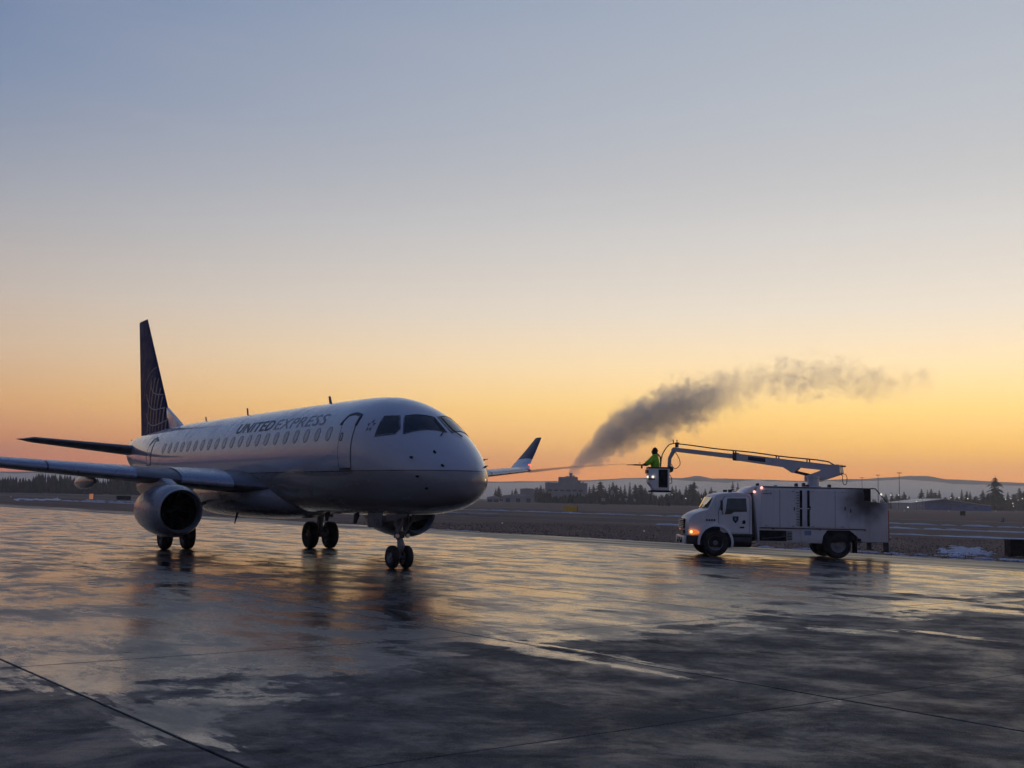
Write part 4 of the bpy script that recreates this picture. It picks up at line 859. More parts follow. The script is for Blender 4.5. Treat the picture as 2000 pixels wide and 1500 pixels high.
bodyo = skin_obj('body', V, Ed, Rr, M['trouser'], person)
# jacket: the same upper body, slightly larger
JV = [(0.0, 0, 0.76)] + [V[i] for i in (1, 2, 3, 6, 7, 8, 10, 11, 12)]; JE = [(0, 1), (1, 2), (2, 3), (2, 4), (4, 5), (5, 6), (2, 7), (7, 8), (8, 9)]
skin_obj('jacket', JV, JE, [(.26, .21), (.265, .22), (.265, .215), .12, .15, .115, .085, .15, .115, .085], M['hivis'], person)
# head: hood with open face
bm = bmesh.new(); bmesh.ops.create_uvsphere(bm, u_segments=20, v_segments=14, radius=1.0)
for v in bm.verts:
    z = v.co.z; v.co = Vector((v.co.x * 0.125 - 0.03 - 0.02 * (z < 0) , v.co.y * 0.12, 1.56 + z * (0.165 if z > 0 else 0.24)))
    if z < -0.3: v.co.x += 0.16 * (-z - 0.3) * (1 if v.co.x > -0.03 else 0.3); v.co.y *= 1 + 1.3 * (-z - 0.3)
bm_obj('hood', bm, M['hood'], person, smooth=True)
bm = bmesh.new(); bmesh.ops.create_uvsphere(bm, u_segments=16, v_segments=12, radius=1.0)
for v in bm.verts: v.co = Vector((v.co.x * 0.06 - 0.11, v.co.y * 0.085, 1.54 + v.co.z * 0.115))
f_ = bm_obj('face', bm, M['face'], person, smooth=True)
prism('nose', [(-0.165, 1.56), (-0.20, 1.525), (-0.165, 1.515)], -0.015, 0.015, M['face'], f_, 0.005)
for y in (-0.035, 0.035):
    bm = bmesh.new(); bmesh.ops.create_uvsphere(bm, u_segments=8, v_segments=6, radius=0.012, matrix=Matrix.Translation((-0.163, y, 1.565))); bm_obj('eye', bm, M['void'], f_, smooth=True)
box('mouth', (-0.168, -0.025, 1.488), (-0.150, 0.025, 1.496), M['void'], f_)
# straps of the harness on the back
for y in (-0.09, 0.09): tube('harness_strap', [(0.20, y, 0.95), (0.205, y * 0.8, 1.15), (0.19, y * 1.2, 1.33), (0.08, y * 1.3, 1.45)], 0.018, M['reflect'], person, 6)
# gloved hands: palm, four curled fingers and a thumb round the nozzle grip
for (hx, hy, hz, up) in ((-0.56, -0.11, 0.995, 1), (-0.52, -0.03, 1.005, -1)):
    hd_ = skin_obj('hand', [(hx + 0.05, hy, hz), (hx, hy, hz), (hx - 0.04, hy, hz)], [(0, 1), (1, 2)], [(.035, .03), (.045, .03), (.04, .026)], M['hood'], person, 1)
    for k in range(4):
        fx = hx - 0.045 + 0.024 * k; L = (0.024, 0.028, 0.026, 0.021)[k]
        skin_obj('finger', [(fx, hy + up * 0.025, hz + 0.015), (fx - .004, hy + up * (0.025 + L), hz - 0.005), (fx - .004, hy + up * 0.02, hz - 0.035), (fx, hy - up * 0.005, hz - 0.04)], [(0, 1), (1, 2), (2, 3)], [.011, .0105, .010, .009], M['hood'], hd_, 1)
    skin_obj('thumb', [(hx + 0.03, hy - up * 0.03, hz), (hx + 0.005, hy - up * 0.05, hz + 0.012), (hx - 0.02, hy - up * 0.04, hz + 0.02)], [(0, 1), (1, 2)], [.013, .012, .010], M['hood'], hd_, 1)
# nozzle held in the hands
noz = empty('spray_nozzle', (PX - 0.55, PY - 0.07, PZ + 0.955)); tag(noz, 'dark spray nozzle held by the person in the basket', 'nozzle')
tube('barrel', [(0.22, 0.02, -0.01), (0, 0, 0), (-0.34, -0.03, 0.0), (-0.36, -0.03, 0.0), (-0.62, -0.05, -0.005)], [0.03, 0.03, 0.03, 0.018, 0.014], M['void'], noz, 8)
box('grip', (-0.05, -0.02, -0.14), (0.02, 0.02, -0.01), M['void'], noz, 0.008); box('valve_lever', (-0.10, -0.012, 0.03), (-0.08, 0.012, 0.12), M['void'], noz, 0.004)
# the fluid jet from the nozzle to the far wing tip, with mist at its end
def volume_mat(name, col, dens, aniso=0.0, heter=None):
    t = NT(name); v = t.n('ShaderNodeVolumePrincipled'); v.inputs['Color'].default_value = (*col, 1); v.inputs['Anisotropy'].default_value = aniso; v.inputs['Density'].default_value = dens
    t.t.links.new(v.outputs[0], t.out.inputs['Volume'])
    if heter: heter(t, v)
    return t.m
A = Vector((PX - 1.17, PY - 0.12, PZ + 0.975)); B = atY(1032, 921, 51.6)
M['jet'] = volume_mat('spray', (0.80, 0.76, 0.72), 7.5, 0.2)
pts = []; rr = []
for k in range(15):
    s = k / 14; p = A.lerp(B, s); p.z += 0.06 * math.sin(math.pi * s) * (1 - s * 0.4); pts.append(p); rr.append(0.024 + 0.050 * s ** 1.2)
bm = bmesh.new(); add_tube(bm, pts, rr, 10); jet = bm_obj('fluid_jet', bm, M['jet'], None, smooth=True); tag(jet, 'thin jet of de-icing fluid running from the nozzle to the winglet', 'spray', kind='stuff')

# ------------------------------------------------------------------ far field
def hz(u): return 973.3 + (u - 1000) * 0.01885     # image row of the true horizon
def far(u, v_base_off, d):   # ground point at distance d below pixel column u
    w = ray(u, hz(u)); k = d / w.y; return Vector((w.x * k, d, -0.06))
def hgt(u, v, d): return CAM_H + (hz(u) - v) / F_PX * d * 1.004
# conifers: tapered trunk, drooping whorls of needle sprays
def leaf_mat(name, c0, c1):
    t = NT(name); o = t.obj(); f = t.rng(t.noise(o, 0.9, 4, 0.6), 0.35, 0.65); rnd = t.n('ShaderNodeObjectInfo').outputs['Random']
    c = t.mix(f, c0, c1); c = t.mix(t.math('MULTIPLY', rnd, 0.4), c, (0.035, 0.035, 0.032)); t.bsdf(Base_Color=c, Roughness=0.85, Specular_IOR_Level=0.15); return t.m
M['needles'] = leaf_mat('conifer needles', (0.020, 0.028, 0.020), (0.045, 0.055, 0.036)); M['bark'] = simple('bark', (0.06, 0.045, 0.035), 0.9)
def conifer_meshes(seed, shape, nwh=17, per=11, lean=0.0):
    r = random.Random(seed); h = 10.0; bm = bmesh.new(); add_tube(bm, [(0, 0, -0.1), (0.03, 0.02, h * 0.4), (lean * 0.5, 0, h * 0.8), (lean, 0, h * 0.99)], [0.24, 0.17, 0.08, 0.02], 7)
    tm = bpy.data.meshes.new('trunk'); bm.to_mesh(tm); bm.free(); tm.materials.append(M['bark'])
    v = []; f = []
    for i in range(nwh):
        s = i / (nwh - 1); z = h * (shape[0] + (0.985 - shape[0]) * s); R_ = shape[1] * (1 - s) ** shape[2] + 0.16
        R_ *= r.uniform(0.72, 1.15)
        for k in range(per):
            a = 2 * math.pi * (k + r.random()) / per; L = R_ * r.uniform(0.55, 1.15); dr = r.uniform(0.10, 0.42) * L; x0 = lean * z / h
            d = Vector((math.cos(a), math.sin(a), 0)); e = Vector((-d.y, d.x, 0)); zz = z + r.uniform(-0.3, 0.3)
            # each branch: two crossed tapering sprays with ragged tips
            nseg = 3
            for q in range(nseg):
                t0 = q / nseg; t1 = (q + 1.25) / nseg; w0 = 0.30 * L * (1 - 0.4 * t0) * r.uniform(0.5, 1.0); c0 = Vector((x0, 0, zz)) + d * L * t0 - Vector((0, 0, dr * t0 * t0)); c1 = Vector((x0, 0, zz)) + d * L * t1 - Vector((0, 0, dr * t1 * t1 + 0.05))
                b = len(v); v += [c0 - e * w0, c0 + e * w0 + Vector((0, 0, -0.04)), c1 + e * w0 * 0.25, c1 - e * w0 * 0.3]; f.append((b, b + 1, b + 2, b + 3))
                b = len(v); v += [c0 + Vector((0, 0, 0.10)), c0 - Vector((0, 0, w0 * 0.9)), c1 - Vector((0, 0, w0 * 0.35))]; f.append((b, b + 1, b + 2))
    cm = bpy.data.meshes.new('crown'); cm.from_pydata(v, [], f); cm.materials.append(M['needles']); return tm, cm
CON = [conifer_meshes(1, (0.08, 2.5, 0.8), 19, 13), conifer_meshes(2, (0.10, 3.2, 0.7), 18, 14), conifer_meshes(3, (0.22, 2.9, 0.5), 16, 12, 0.4), conifer_meshes(4, (0.06, 2.0, 0.85), 22, 11), conifer_meshes(5, (0.15, 3.6, 0.5), 16, 14), conifer_meshes(6, (0.30, 3.0, 0.45), 14, 13, -0.3)]
def conifer(u, vtop, d, kind, wid, label, group):
    p = far(u, 0, d); H_ = (hgt(u, vtop, d) + 0.06) * 1.06; wid = wid * 1.12; t = empty('conifer_tree', p, random.uniform(0, 6.28)); s = H_ / 10.0; t.scale = (s * wid, s * wid, s)
    for nm, me in zip(('trunk', 'crown'), CON[kind]):
        o = bpy.data.objects.new(nm, me); COL.objects.link(o); o.parent = t
    tag(t, label, 'tree', group); return t
ORD = ['first', 'second', 'third', 'fourth', 'fifth', 'sixth', 'seventh', 'eighth', 'ninth', 'tenth', 'eleventh', 'twelfth', 'thirteenth', 'fourteenth', 'fifteenth', 'sixteenth', 'seventeenth', 'eighteenth', 'nineteenth', 'twentieth', 'twenty-first', 'twenty-second', 'twenty-third', 'twenty-fourth', 'twenty-fifth', 'twenty-sixth']
T1 = '%s conifer from the left in the hazy tree line behind the spray basket'
mid = [(1151, 951, 0, 1.0), (1159, 948, 1, .9), (1172, 942, 4, .9), (1182, 955, 1, 1.2), (1190, 948, 3, 1.0), (1197, 943, 1, .9), (1204, 948, 2, .9), (1212, 951, 0, 1.0), (1220, 949, 3, 1.1), (1230, 944, 3, .8), (1241, 947, 2, .8), (1251, 948, 4, 1.0), (1260, 954, 1, 1.2), (1272, 955, 0, 1.2), (1313, 951, 1, .9), (1320, 950, 3, 1.0), (1327, 957, 1, 1.1), (1340, 950, 0, .9), (1350, 947, 5, .9), (1355, 942, 2, .8), (1364, 961, 1, 1.2), (1377, 956, 0, 1.0), (1389, 953, 1, .9), (1397, 960, 4, 1.2)]
for i, (u, v, k, w) in enumerate(mid): conifer(u, v, random.uniform(640, 760), k, w, T1 % ORD[i], 'conifers behind the basket')
for u, v, lb in ((1431, 943, 'taller of two slim conifers rising right above the cab roof'), (1441, 945, 'shorter of two slim conifers rising right above the cab roof')): conifer(u, v, 700, 3, 1.0, lb, None)
T3 = '%s conifer from the left in the tree line behind the blue hangar'
for i, (u, v, k, w) in enumerate(((1730, 966, 1, 1.2), (1742, 964, 0, 1.1), (1754, 966, 4, 1.2), (1766, 962, 1, 1.1), (1776, 970, 0, 1.3), (1786, 974, 3, 1.0), (1800, 957, 1, 1.0), (1812, 959, 3, 1.1), (1819, 957, 1, 1.0), (1826, 963, 4, 1.1), (1835, 959, 0, 1.0), (1846, 972, 4, 1.4), (1860, 964, 1, 1.0), (1870, 972, 2, 1.2), (1879, 958, 3, 1.0), (1889, 961, 1, .9), (1895, 962, 0, .9), (1906, 970, 4, 1.3), (1920, 959, 1, 1.0), (1931, 968, 4, 1.4), (1957, 966, 1, 1.3), (1969, 963, 0, 1.1), (1981, 966, 4, 1.2), (1992, 955, 1, 1.1), (2003, 960, 2, 1.2))):
    conifer(u, v, random.uniform(690, 800), k, w, T3 % ORD[i], 'conifers behind the hangar')
conifer(1945, 934, 700, 2, .95, 'tallest conifer at the right edge, standing above the blue hangar', None)
T4 = '%s small conifer from the left among the low buildings right of the nose'
for i, (u, v, k) in enumerate(((968, 955, 0), (974, 951, 1), (1000, 957, 3), (1007, 955, 1), (1040, 955, 1), (1048, 953, 4), (1056, 949, 1), (1062, 954, 0))): conifer(u, v, 760, k, 1.0, T4 % ORD[i], 'conifers among the low buildings')
# wood at the left and filler woods: one mass
vv = []; ff = []
def mass_tree(p, H_, w):
    b = len(vv); n = 7
    for q in range(4):
        z0 = H_ * (0.04 + 0.22 * q); r = w * (1 - 0.20 * q) * random.uniform(0.8, 1.1); a0 = random.random() * 6
        bb = len(vv); vv.append(p + Vector((0, 0, min(H_, z0 + H_ * 0.42 if q < 3 else H_))))
        for j in range(n): vv.append(p + Vector((r * math.cos(a0 + 6.283 * j / n) * random.uniform(.6, 1.2), r * math.sin(a0 + 6.283 * j / n) * random.uniform(.6, 1.2), z0 + random.uniform(-.03, .05) * H_)))
        for j in range(n): ff.append((bb, bb + 1 + j, bb + 1 + (j + 1) % n))
for i in range(900):
    u = random.uniform(-260, 760); d = random.uniform(560, 660); top = 929 + 0.012 * u + 4 * math.sin(u * 0.045) + 3 * math.sin(u * 0.13 + 1) + random.uniform(-4, 8)
    mass_tree(far(u, 0, d), max(2.0, hgt(u, top, d)), random.uniform(1.0, 2.0))
for i in range(500):
    u = random.uniform(1380, 2200); d = random.uniform(720, 860); mass_tree(far(u, 0, d), hgt(u, random.uniform(970, 982) + (u - 1380) * 0.006, d), random.uniform(1.2, 2.6))
o = None
wood_v, wood_f = vv, ff; vv = []; ff = []
for i in range(420):
    u = random.uniform(1052, 1415); d = random.uniform(540, 640); mass_tree(far(u, 0, d), hgt(u, 962 + 6 * abs(math.sin(u * .05)) + random.uniform(-4, 8), d), random.uniform(.9, 1.9))
o = mk('thicket', vv, ff, M['needles']); tag(o, 'dark low thicket below the factory and behind the spray basket', 'thicket', kind='stuff')
vv, ff = wood_v, wood_f
o = mk('distant_wood', vv, ff, M['needles']); tag(o, 'distant dark wood along the horizon', 'wood', kind='stuff')
# factory with stack
M['fac'] = simple('grey hazed cladding', (0.32, 0.31, 0.31), 0.8, var=0.15, scale=0.2); M['fac2'] = simple('pale building wall', (0.36, 0.36, 0.38), 0.8, scale=0.1); M['bluewall'] = simple('blue steel cladding', (0.03, 0.11, 0.36), 0.6, scale=0.2); M['roofm'] = simple('pale steel roof', (0.42, 0.44, 0.47), 0.4, 0.2, scale=0.2)  # factory grey is lightened: distance haze put into the cladding colour
D_F = 705
def fpx(u): return far(u, 0, D_F).x
fac_root = empty('factory', far(1110, 0, D_F)); tag(fac_root, 'grey stepped factory block with rooftop stack under the plume', 'building')
def fbox(name, u0, u1, v, z0=0, dy0=0, dy1=20, mat='fac', par=None):
    b = fac_root.location; return box(name, (fpx(u0) - b.x, dy0, z0), (fpx(u1) - b.x, dy1, hgt((u0 + u1) / 2, v, D_F)), M[mat], par or fac_root)
fbox('main_wing', 1066, 1147, 943); zt_ = hgt(1110, 943, D_F)
tower = fbox('tower', 1092, 1128.5, 932, zt_ - 0.5, 2, 16)
fbox('stack', 1112.5, 1118.5, 923.5, hgt(1110, 932, D_F) - 0.3, 7, 9, par=fac_root)
for u0, u1, v in ((1105, 1108, 930), (1119.5, 1123, 928.5), (1125, 1127.5, 931), (1108.5, 1111, 929.5)): fbox('roof_unit', u0, u1, v, hgt(1110, 932, D_F) - 0.3, 6, 10, par=tower)
fbox('side_block', 1129.5, 1134, 938, zt_ - 0.4, 3, 12)
for u0, u1, v in ((1070, 1073, 941.5), (1138, 1141, 941.7)): fbox('roof_unit', u0, u1, v, zt_ - 0.3, 4, 8)
for k in range(6): fbox('window_band', 1070 + k * 12, 1078 + k * 12, 956 + k * 0.2, hgt(1070, 959, D_F), -0.15, 0.2, 'seal')
# low buildings by the nose
def shed(name, u0, u1, v, d, mat, label, gable=0.0, roof='roofm', depth=14):
    p = far((u0 + u1) / 2, 0, d); x0, x1 = far(u0, 0, d).x - p.x, far(u1, 0, d).x - p.x; H_ = hgt((u0 + u1) / 2, v, d); t = empty(name, p); tag(t, label, 'building')
    box('wall', (x0, 0, 0), (x1, depth, H_ - gable), M[mat], t)
    m = (x0 + x1) / 2 ; g0 = H_ - gable
    mk('roof', [(x0 - .3, -.3, g0), (x1 + .3, -.3, g0), (x1 + .3, depth + .3, g0), (x0 - .3, depth + .3, g0), (m, -.3, H_ + .15), (m, depth + .3, H_ + .15)], [(0, 4, 5, 3), (4, 1, 2, 5), (0, 1, 4), (3, 5, 2)], M[roof], t)
    n = max(2, int((x1 - x0) / 4))
    for k in range(n):
        xx = x0 + (k + .5) * (x1 - x0) / n; box('bay_door', (xx - 1.1, -0.08, 0), (xx + 1.1, 0.05, min(2.6, g0 * 0.6)), M['seal'], t)
    return t
shed('storage_shed', 951, 975, 969, 560, 'fac2', 'small pale shed just right of the airliner nose', 0.5)
shed('low_hangar', 982, 1042, 965, 600, 'fac2', 'long pale low-roofed hangar right of the airliner nose', 0.8)
shed('dark_warehouse', 1016, 1044, 954, 720, 'fac', 'dark flat warehouse behind the pale low hangar', 0.3, 'fac')
shed('roadside_hut', 1176, 1182, 973, 520, 'fac2', 'tiny pale hut below the thicket left of the parked aircraft', 0.3, depth=3)
# blue hangar
d = 600; p = far(1862, 0, d); hg = empty('blue_hangar', p); tag(hg, 'long blue steel hangar with pale low-pitched roof at the right', 'building')
xa, xr, xb, xm = far(1779, 0, d).x - p.x, far(1843, 0, d).x - p.x, far(1952, 0, d).x - p.x, far(1805, 0, d).x - p.x
za, zr_, zb_ = hgt(1779, 981, d), hgt(1843, 975.5, d), hgt(1952, 989, d)
mk('wall', [(xm, 0, 0), (xb, 10, 0), (xb, 10, zb_), (xr, 0, zr_), (xm, 0, za + .3), (xm, 40, 0), (xb, 50, 0), (xb, 50, zb_), (xr, 40, zr_), (xm, 40, za + .3)], [(0, 1, 2, 3, 4), (5, 9, 8, 7, 6), (0, 4, 9, 5), (1, 6, 7, 2)], M['bluewall'], hg)
mk('annex', [(xa, -1, 0), (xm - .01, -1, 0), (xm - .01, -1, za + .2), (xa, -1, za - .5), (xa, 30, 0), (xm - .01, 30, 0), (xm - .01, 30, za + .2), (xa, 30, za - .5)], [(0, 1, 2, 3), (4, 7, 6, 5), (0, 3, 7, 4), (1, 5, 6, 2)], M['fac2'], hg)
mk('roof', [(xa - .4, -1.4, za - .45), (xr, -1.2, zr_ + .12), (xb + .4, 9.6, zb_ + .05), (xb + .4, 51, zb_ + .05), (xr, 41, zr_ + .12), (xa - .4, 41, za - .45), (xa - .4, -1.4, za - .25), (xr, -1.2, zr_ + .38), (xb + .4, 9.6, zb_ + .25), (xb + .4, 51, zb_ + .25), (xr, 41, zr_ + .38), (xa - .4, 41, za - .25)], [(0, 1, 7, 6), (1, 2, 8, 7), (2, 3, 9, 8), (6, 7, 10, 11), (7, 8, 9, 10)], M['roofm'], hg)
for k in range(5):
    x = xm + 3 + k * 6.5; box('hangar_door', (x, -0.12 + 10 * max(0, x - xm) / (xb - xm) - .1, 0), (x + 5.2, 0.05 + 10 * max(0, x - xm) / (xb - xm), 2.6), M['bluewall'], hg, 0.05)
for k in range(2): box('window', (xa + 2 + k * 2.4, -1.08, 1.6), (xa + 3.4 + k * 2.4, -0.95, 2.5), M['roofm'], hg)
# parked aircraft far off
d = 575; p = far(1233, 0, d); pa = empty('parked_aircraft', p); tag(pa, 'small pale parked aircraft with tall tail in front of the thicket', 'airplane'); ax = lambda u: far(u, 0, d).x - p.x
secs = []
for u, r, z in ((1192, .15, 2.6), (1200, .5, 2.4), (1212, .9, 2.1), (1235, 1.05, 1.95), (1250, 1.0, 1.9), (1258, .7, 1.7), (1263, .1, 1.5)): secs.append([Vector((ax(u), r * math.cos(6.283 * j / 12), z + r * math.sin(6.283 * j / 12))) for j in range(12)])
loft('fuselage', secs, M['fac2'], pa)
prism('fin', [(ax(1190), 2.7), (ax(1193), 6.9), (ax(1197), 6.9), (ax(1204), 3.0)], -.1, .1, M['fac2'], pa); prism('stabilizer', [(ax(1190), 3.0), (ax(1197), 3.1), (ax(1197), 3.0)], -3, 3, M['fac2'], pa)
mk('wing', [(ax(1222), -7, 2.4), (ax(1228), -7, 2.4), (ax(1238), 0, 2.0), (ax(1226), 0, 2.0), (ax(1222), 7, 2.4), (ax(1228), 7, 2.4), (ax(1222), -7, 2.5), (ax(1228), -7, 2.5), (ax(1238), 0, 2.3), (ax(1226), 0, 2.3), (ax(1222), 7, 2.5), (ax(1228), 7, 2.5)], [(0, 1, 2, 3), (3, 2, 5, 4), (6, 9, 8, 7), (9, 10, 11, 8), (0, 6, 7, 1), (1, 7, 8, 2), (2, 8, 11, 5)], M['fac2'], pa)
for u in (1228, 1255): tube('gear_leg', [(ax(u), 0, 0), (ax(u), 0, 1.4)], .12, M['seal'], pa, 6)
for u, lb in ((1291, 'dark ground cart standing left of its twin on the far ramp'), (1304, 'dark ground cart standing right of its twin on the far ramp')):
    q = far(u, 0, 470); ct = empty('ground_cart', q); tag(ct, lb, 'cart'); box('deck', (-.9, -.6, .35), (.9, .6, .8), M['void'], ct, .05); box('cab', (.1, -.5, .8), (.8, .5, 1.3), M['void'], ct, .05)
    for x in (-.6, .6): lathe('wheel', [(-.65, .02), (-.65, .28), (.65, .28), (.65, .02)], M['void'], ct, 'Y', 12, (x, 0, .28))
# lamps of the ramp: pole and glowing head
LAMPS = [(1722, 967.5), (1740, 967), (1755, 967), (1773, 990.5), (1802, 971.5), (1857, 972), (1873, 972), (1890, 974), (1964, 975.5), (1974.5, 974), (1988.5, 976.5), (1978, 983), (1979, 988.5), (1997, 974), (1339, 973.5), (1354.5, 974), (1370, 974.5), (1312.5, 966.5), (1379, 975), (1790, 979.5)]
LR = sorted(q for q in LAMPS if q[0] > 1600); LL = sorted(q for q in LAMPS if q[0] <= 1600)
for k, (u, v) in enumerate(LAMPS):
    d = 560 if k != 3 else 420; q = far(u, 0, d); zt_ = hgt(u, v, d); t = empty('ramp_lamp', q); tube('pole', [(0, 0, 0), (0, 0, zt_)], [.09, .05], M['dark_metal'], t, 6)
    bm = bmesh.new(); bmesh.ops.create_uvsphere(bm, u_segments=10, v_segments=6, radius=random.uniform(.16, .32), matrix=Matrix.Translation((0, -.2, zt_)) @ Matrix.Diagonal((1, .6, .7, 1))); bm_obj('lamp_head', bm, M['white_lens'], t, smooth=True)
    tag(t, ('%s lit lamp from the left in the tree line right of the truck' % ORD[LR.index((u, v))]) if u > 1600 else ('%s lit lamp from the left between the basket and the cab' % ORD[LL.index((u, v))]), 'lamp', 'lit ramp lamps')
for k, (u, v, d) in enumerate(((1757, 925, 640), (1715.5, 929, 760), (1684, 934, 860))):
    q = far(u, 0, d); z = hgt(u, v, d); t = empty('floodlight_mast', q); tag(t, ('nearest and tallest of the three thin floodlight masts beside the truck', 'middle of the three thin floodlight masts', 'leftmost and faintest of the three thin floodlight masts')[k], 'mast')
    tube('pole', [(0, 0, 0), (0, 0, z)], [.28, .14], M['seal'], t, 8); box('head_frame', (-1.3, -.3, z), (1.3, .3, z + .4), M['seal'], t, .05)
# airfield signs, boxes and lights
M['signy'] = simple('yellow sign face', (0.80, 0.48, 0.04), 0.5); M['signlit'] = emis('lit sign face', (0.85, 0.34, 0.16), 0.30)
def sign(u0, u1, v0, v1, d_, mat, label, thick=0.25):
    q = gnd((u0 + u1) / 2, v1); q.z = -0.05; s = q.y / F_PX; w = (u1 - u0) * s; h = (v1 - v0) * s; t = empty('taxiway_sign', q); tag(t, label, 'sign')
    box('panel', (-w / 2, 0, h * 0.18), (w / 2, thick, h), M[mat], t, min(.03, h * .05)); box('back_frame', (w / 2, 0.01, h * 0.1), (w / 2 + .07, thick + .05, h * 1.02), M['void'], t)
    for x in (-w * .3, w * .3): box('leg', (x - .04, .05, 0), (x + .04, .15, h * 0.2), M['void'], t)
    return t
sign(1102, 1127, 988, 1000.5, 180, 'signy', 'yellow taxiway sign in the brown grass right of the nose')
sign(174, 182, 964, 977, 240, 'signlit', 'glowing orange taxiway sign far left under the wing')
sign(227, 254, 968, 977.5, 240, 'void', 'larger black sign back just left of the near engine')
sign(246, 257, 961, 966.5, 300, 'void', 'smaller black sign back behind the larger one by the engine')
sign(13, 31, 956.5, 959.5, 500, 'void', 'thin black sign back at the far left edge')
sign(1876, 1885, 998, 1007.5, 100, 'void', 'small black marker box in the grass right of the truck')
sign(1956, 1960, 1011, 1019, 100, 'fac2', 'small pale marker post in the grass near the right edge')
bx = gnd(1974, 1085.5); eb = empty('equipment_box', (bx.x, bx.y, -.05)); tag(eb, 'black equipment box standing in the grass at the right edge', 'box'); box('cabinet', (0, 0, .04), (1.3, .6, .66), M['void'], eb, .02); box('lid', (-.03, -.03, .66), (1.33, .63, .70), M['void'], eb, .01); box('foot', (.1, .1, 0), (.2, .5, .05), M['void'], eb)
M['lens_w'] = emis('edge light lens', (0.7, 0.68, 0.65), 0.15)
for u, v, lb in ((981, 1024, 'bright edge light in the grass below right of the nose'), (962, 997.5, 'edge light just above the short white line by the nose'), (1114, 1004, 'edge light just below the yellow sign'), (1258, 1040, 'edge light in the grass straight below the basket'), (1290, 1010, 'edge light on the far line left of the cab'), (21, 972, 'edge light by the snow at the far left edge'), (112, 975, 'edge light between the snow strip and the orange sign'), (1766, 1000, 'edge light close behind the rear of the truck'), (1034, 978, 'edge light in front of the pale low hangar'), (41, 961, 'distant edge light under the near wing at the left'), (1853, 1000, 'edge light in front of the blue hangar'), (1945, 1000, 'edge light below the tallest conifer at the right')):
    q = gnd(u, v); q.z = -.05; s = max(0.06, q.y / F_PX * 1.1); t = empty('edge_light', q); tag(t, lb, 'light', 'taxiway edge lights')
    lathe('stem', [(0, s * .6), (s * .3, s * .5), (s * .4, s * .25), (s * 1.6, s * .25)], M['dark_metal'], t, 'Z', 10); bm = bmesh.new(); bmesh.ops.create_uvsphere(bm, u_segments=10, v_segments=6, radius=s, matrix=Matrix.Translation((0, 0, s * 2.2)) @ Matrix.Diagonal((.8, .8, 1, 1))); bm_obj('lens', bm, M['lens_w'], t, smooth=True)
# snow: thin melting strip along the shoulder and a patch in the grass
M['snow'] = simple('old snow', (0.62, 0.63, 0.68), 0.8, var=0.1, scale=2, bump=0.4, bscale=6)
def snow_blob(pts_, z=0.06):
    pass
vv = []; ff = []
def lump(c, rx, ry, h, ang=0.0):
    n = 9; b = len(vv); vv.append((c.x, c.y, -.06 + h)); 
    for ring_ in (0.55, 1.0):
        for j in range(n):
            a = 6.283 * j / n; r = ring_ * random.uniform(.7, 1.2); x, y = rx * r * math.cos(a), ry * r * math.sin(a); vv.append((c.x + x * math.cos(ang) - y * math.sin(ang), c.y + x * math.sin(ang) + y * math.cos(ang), -.06 + h * (.7 if ring_ < 1 else -.15)))
    for j in range(n):
        k = (j + 1) % n; ff.append((b, b + 1 + j, b + 1 + k)); ff.append((b + 1 + j, b + 1 + n + j, b + 1 + n + k, b + 1 + k))
for i in range(260):
    t_ = random.uniform(-95, 60); g = mnoise.noise(Vector((t_ * 0.22, 3.3, 0)))
    if g + random.uniform(-.3, .3) < (0.05 if t_ > -34 else 0.25): continue
    lump(NTp(N_GRASS + random.gauss(0.12, 0.10), t_), random.uniform(.4, 1.3), random.uniform(.06, .17), random.uniform(.04, .09), GA)
for i in range(120):
    t_ = random.uniform(-40, 30); lump(NTp(N_GRASS + 2.2 + random.gauss(0, .12) + .3 * math.sin(t_ * .4), t_), random.uniform(.2, .7), random.uniform(.05, .12), random.uniform(.04, .08), GA)
for i in range(150):
    u, v = random.gauss(1884, 20), random.gauss(1074, 4); q = gnd(min(max(u, 1835), 1935), min(max(v, 1064), 1084)); lump(q, random.uniform(.05, .20), random.uniform(.1, .45), random.uniform(.02, .07), random.random() * 3)
for n_, t0_, t1_, h_ in ((70.9, -70, -10, .11), (90.2, -80, -10, .13), (110.2, -160, -60, .16), (66.0, -215, -150, .16), (75.0, -230, -175, .18)):
    t_ = t0_
    while t_ < t1_:
        L_ = random.uniform(1.0, 3.2); lump(NTp(n_ + random.gauss(0, .15), t_), L_, random.uniform(.15, .4), h_ * random.uniform(.6, 1.3), GA); t_ += L_ * random.uniform(.9, 1.6)
for i in range(60):
    u, v = random.uniform(30, 118), random.gauss(975.5, .9); lump(gnd(u, v), random.uniform(.6, 2.0), random.uniform(.3, .8), .12, GA)
o = mk('snow', vv, ff, M['snow'], smooth=True); tag(o, 'thin patches of old snow along the grass edge', 'snow', kind='stuff')
# dry grass tufts along the shoulder
M['straw'] = simple('dry grass blade', (0.25, 0.170, 0.130), 0.9, var=0.35, scale=0.7)
vv = []; ff = []
for i in range(34000):
    n_ = N_GRASS + 0.15 + 26 * random.random() ** 1.7; t_ = random.uniform(-75, 40); c = NTp(n_, t_)
    if c.y < 8 or abs(c.x) > c.y * .47 + 3: continue
    a = random.random() * 6.283; h = random.uniform(.03, .11) * (0.6 + 0.8 * abs(mnoise.noise(Vector((c.x * .25, c.y * .25, 0))))); w = random.uniform(.015, .05); lx, ly = random.gauss(0, .09), random.gauss(0, .09); b = len(vv)
    dx, dy = w * math.cos(a), w * math.sin(a); vv += [(c.x - dx, c.y - dy, -.07), (c.x + dx, c.y + dy, -.07), (c.x + lx, c.y + ly, -.06 + h)]; ff.append((b, b + 1, b + 2))
o = mk('dry_grass', vv, ff, M['straw']); tag(o, 'short dry brown grass beyond the shoulder', 'grass', kind='stuff')
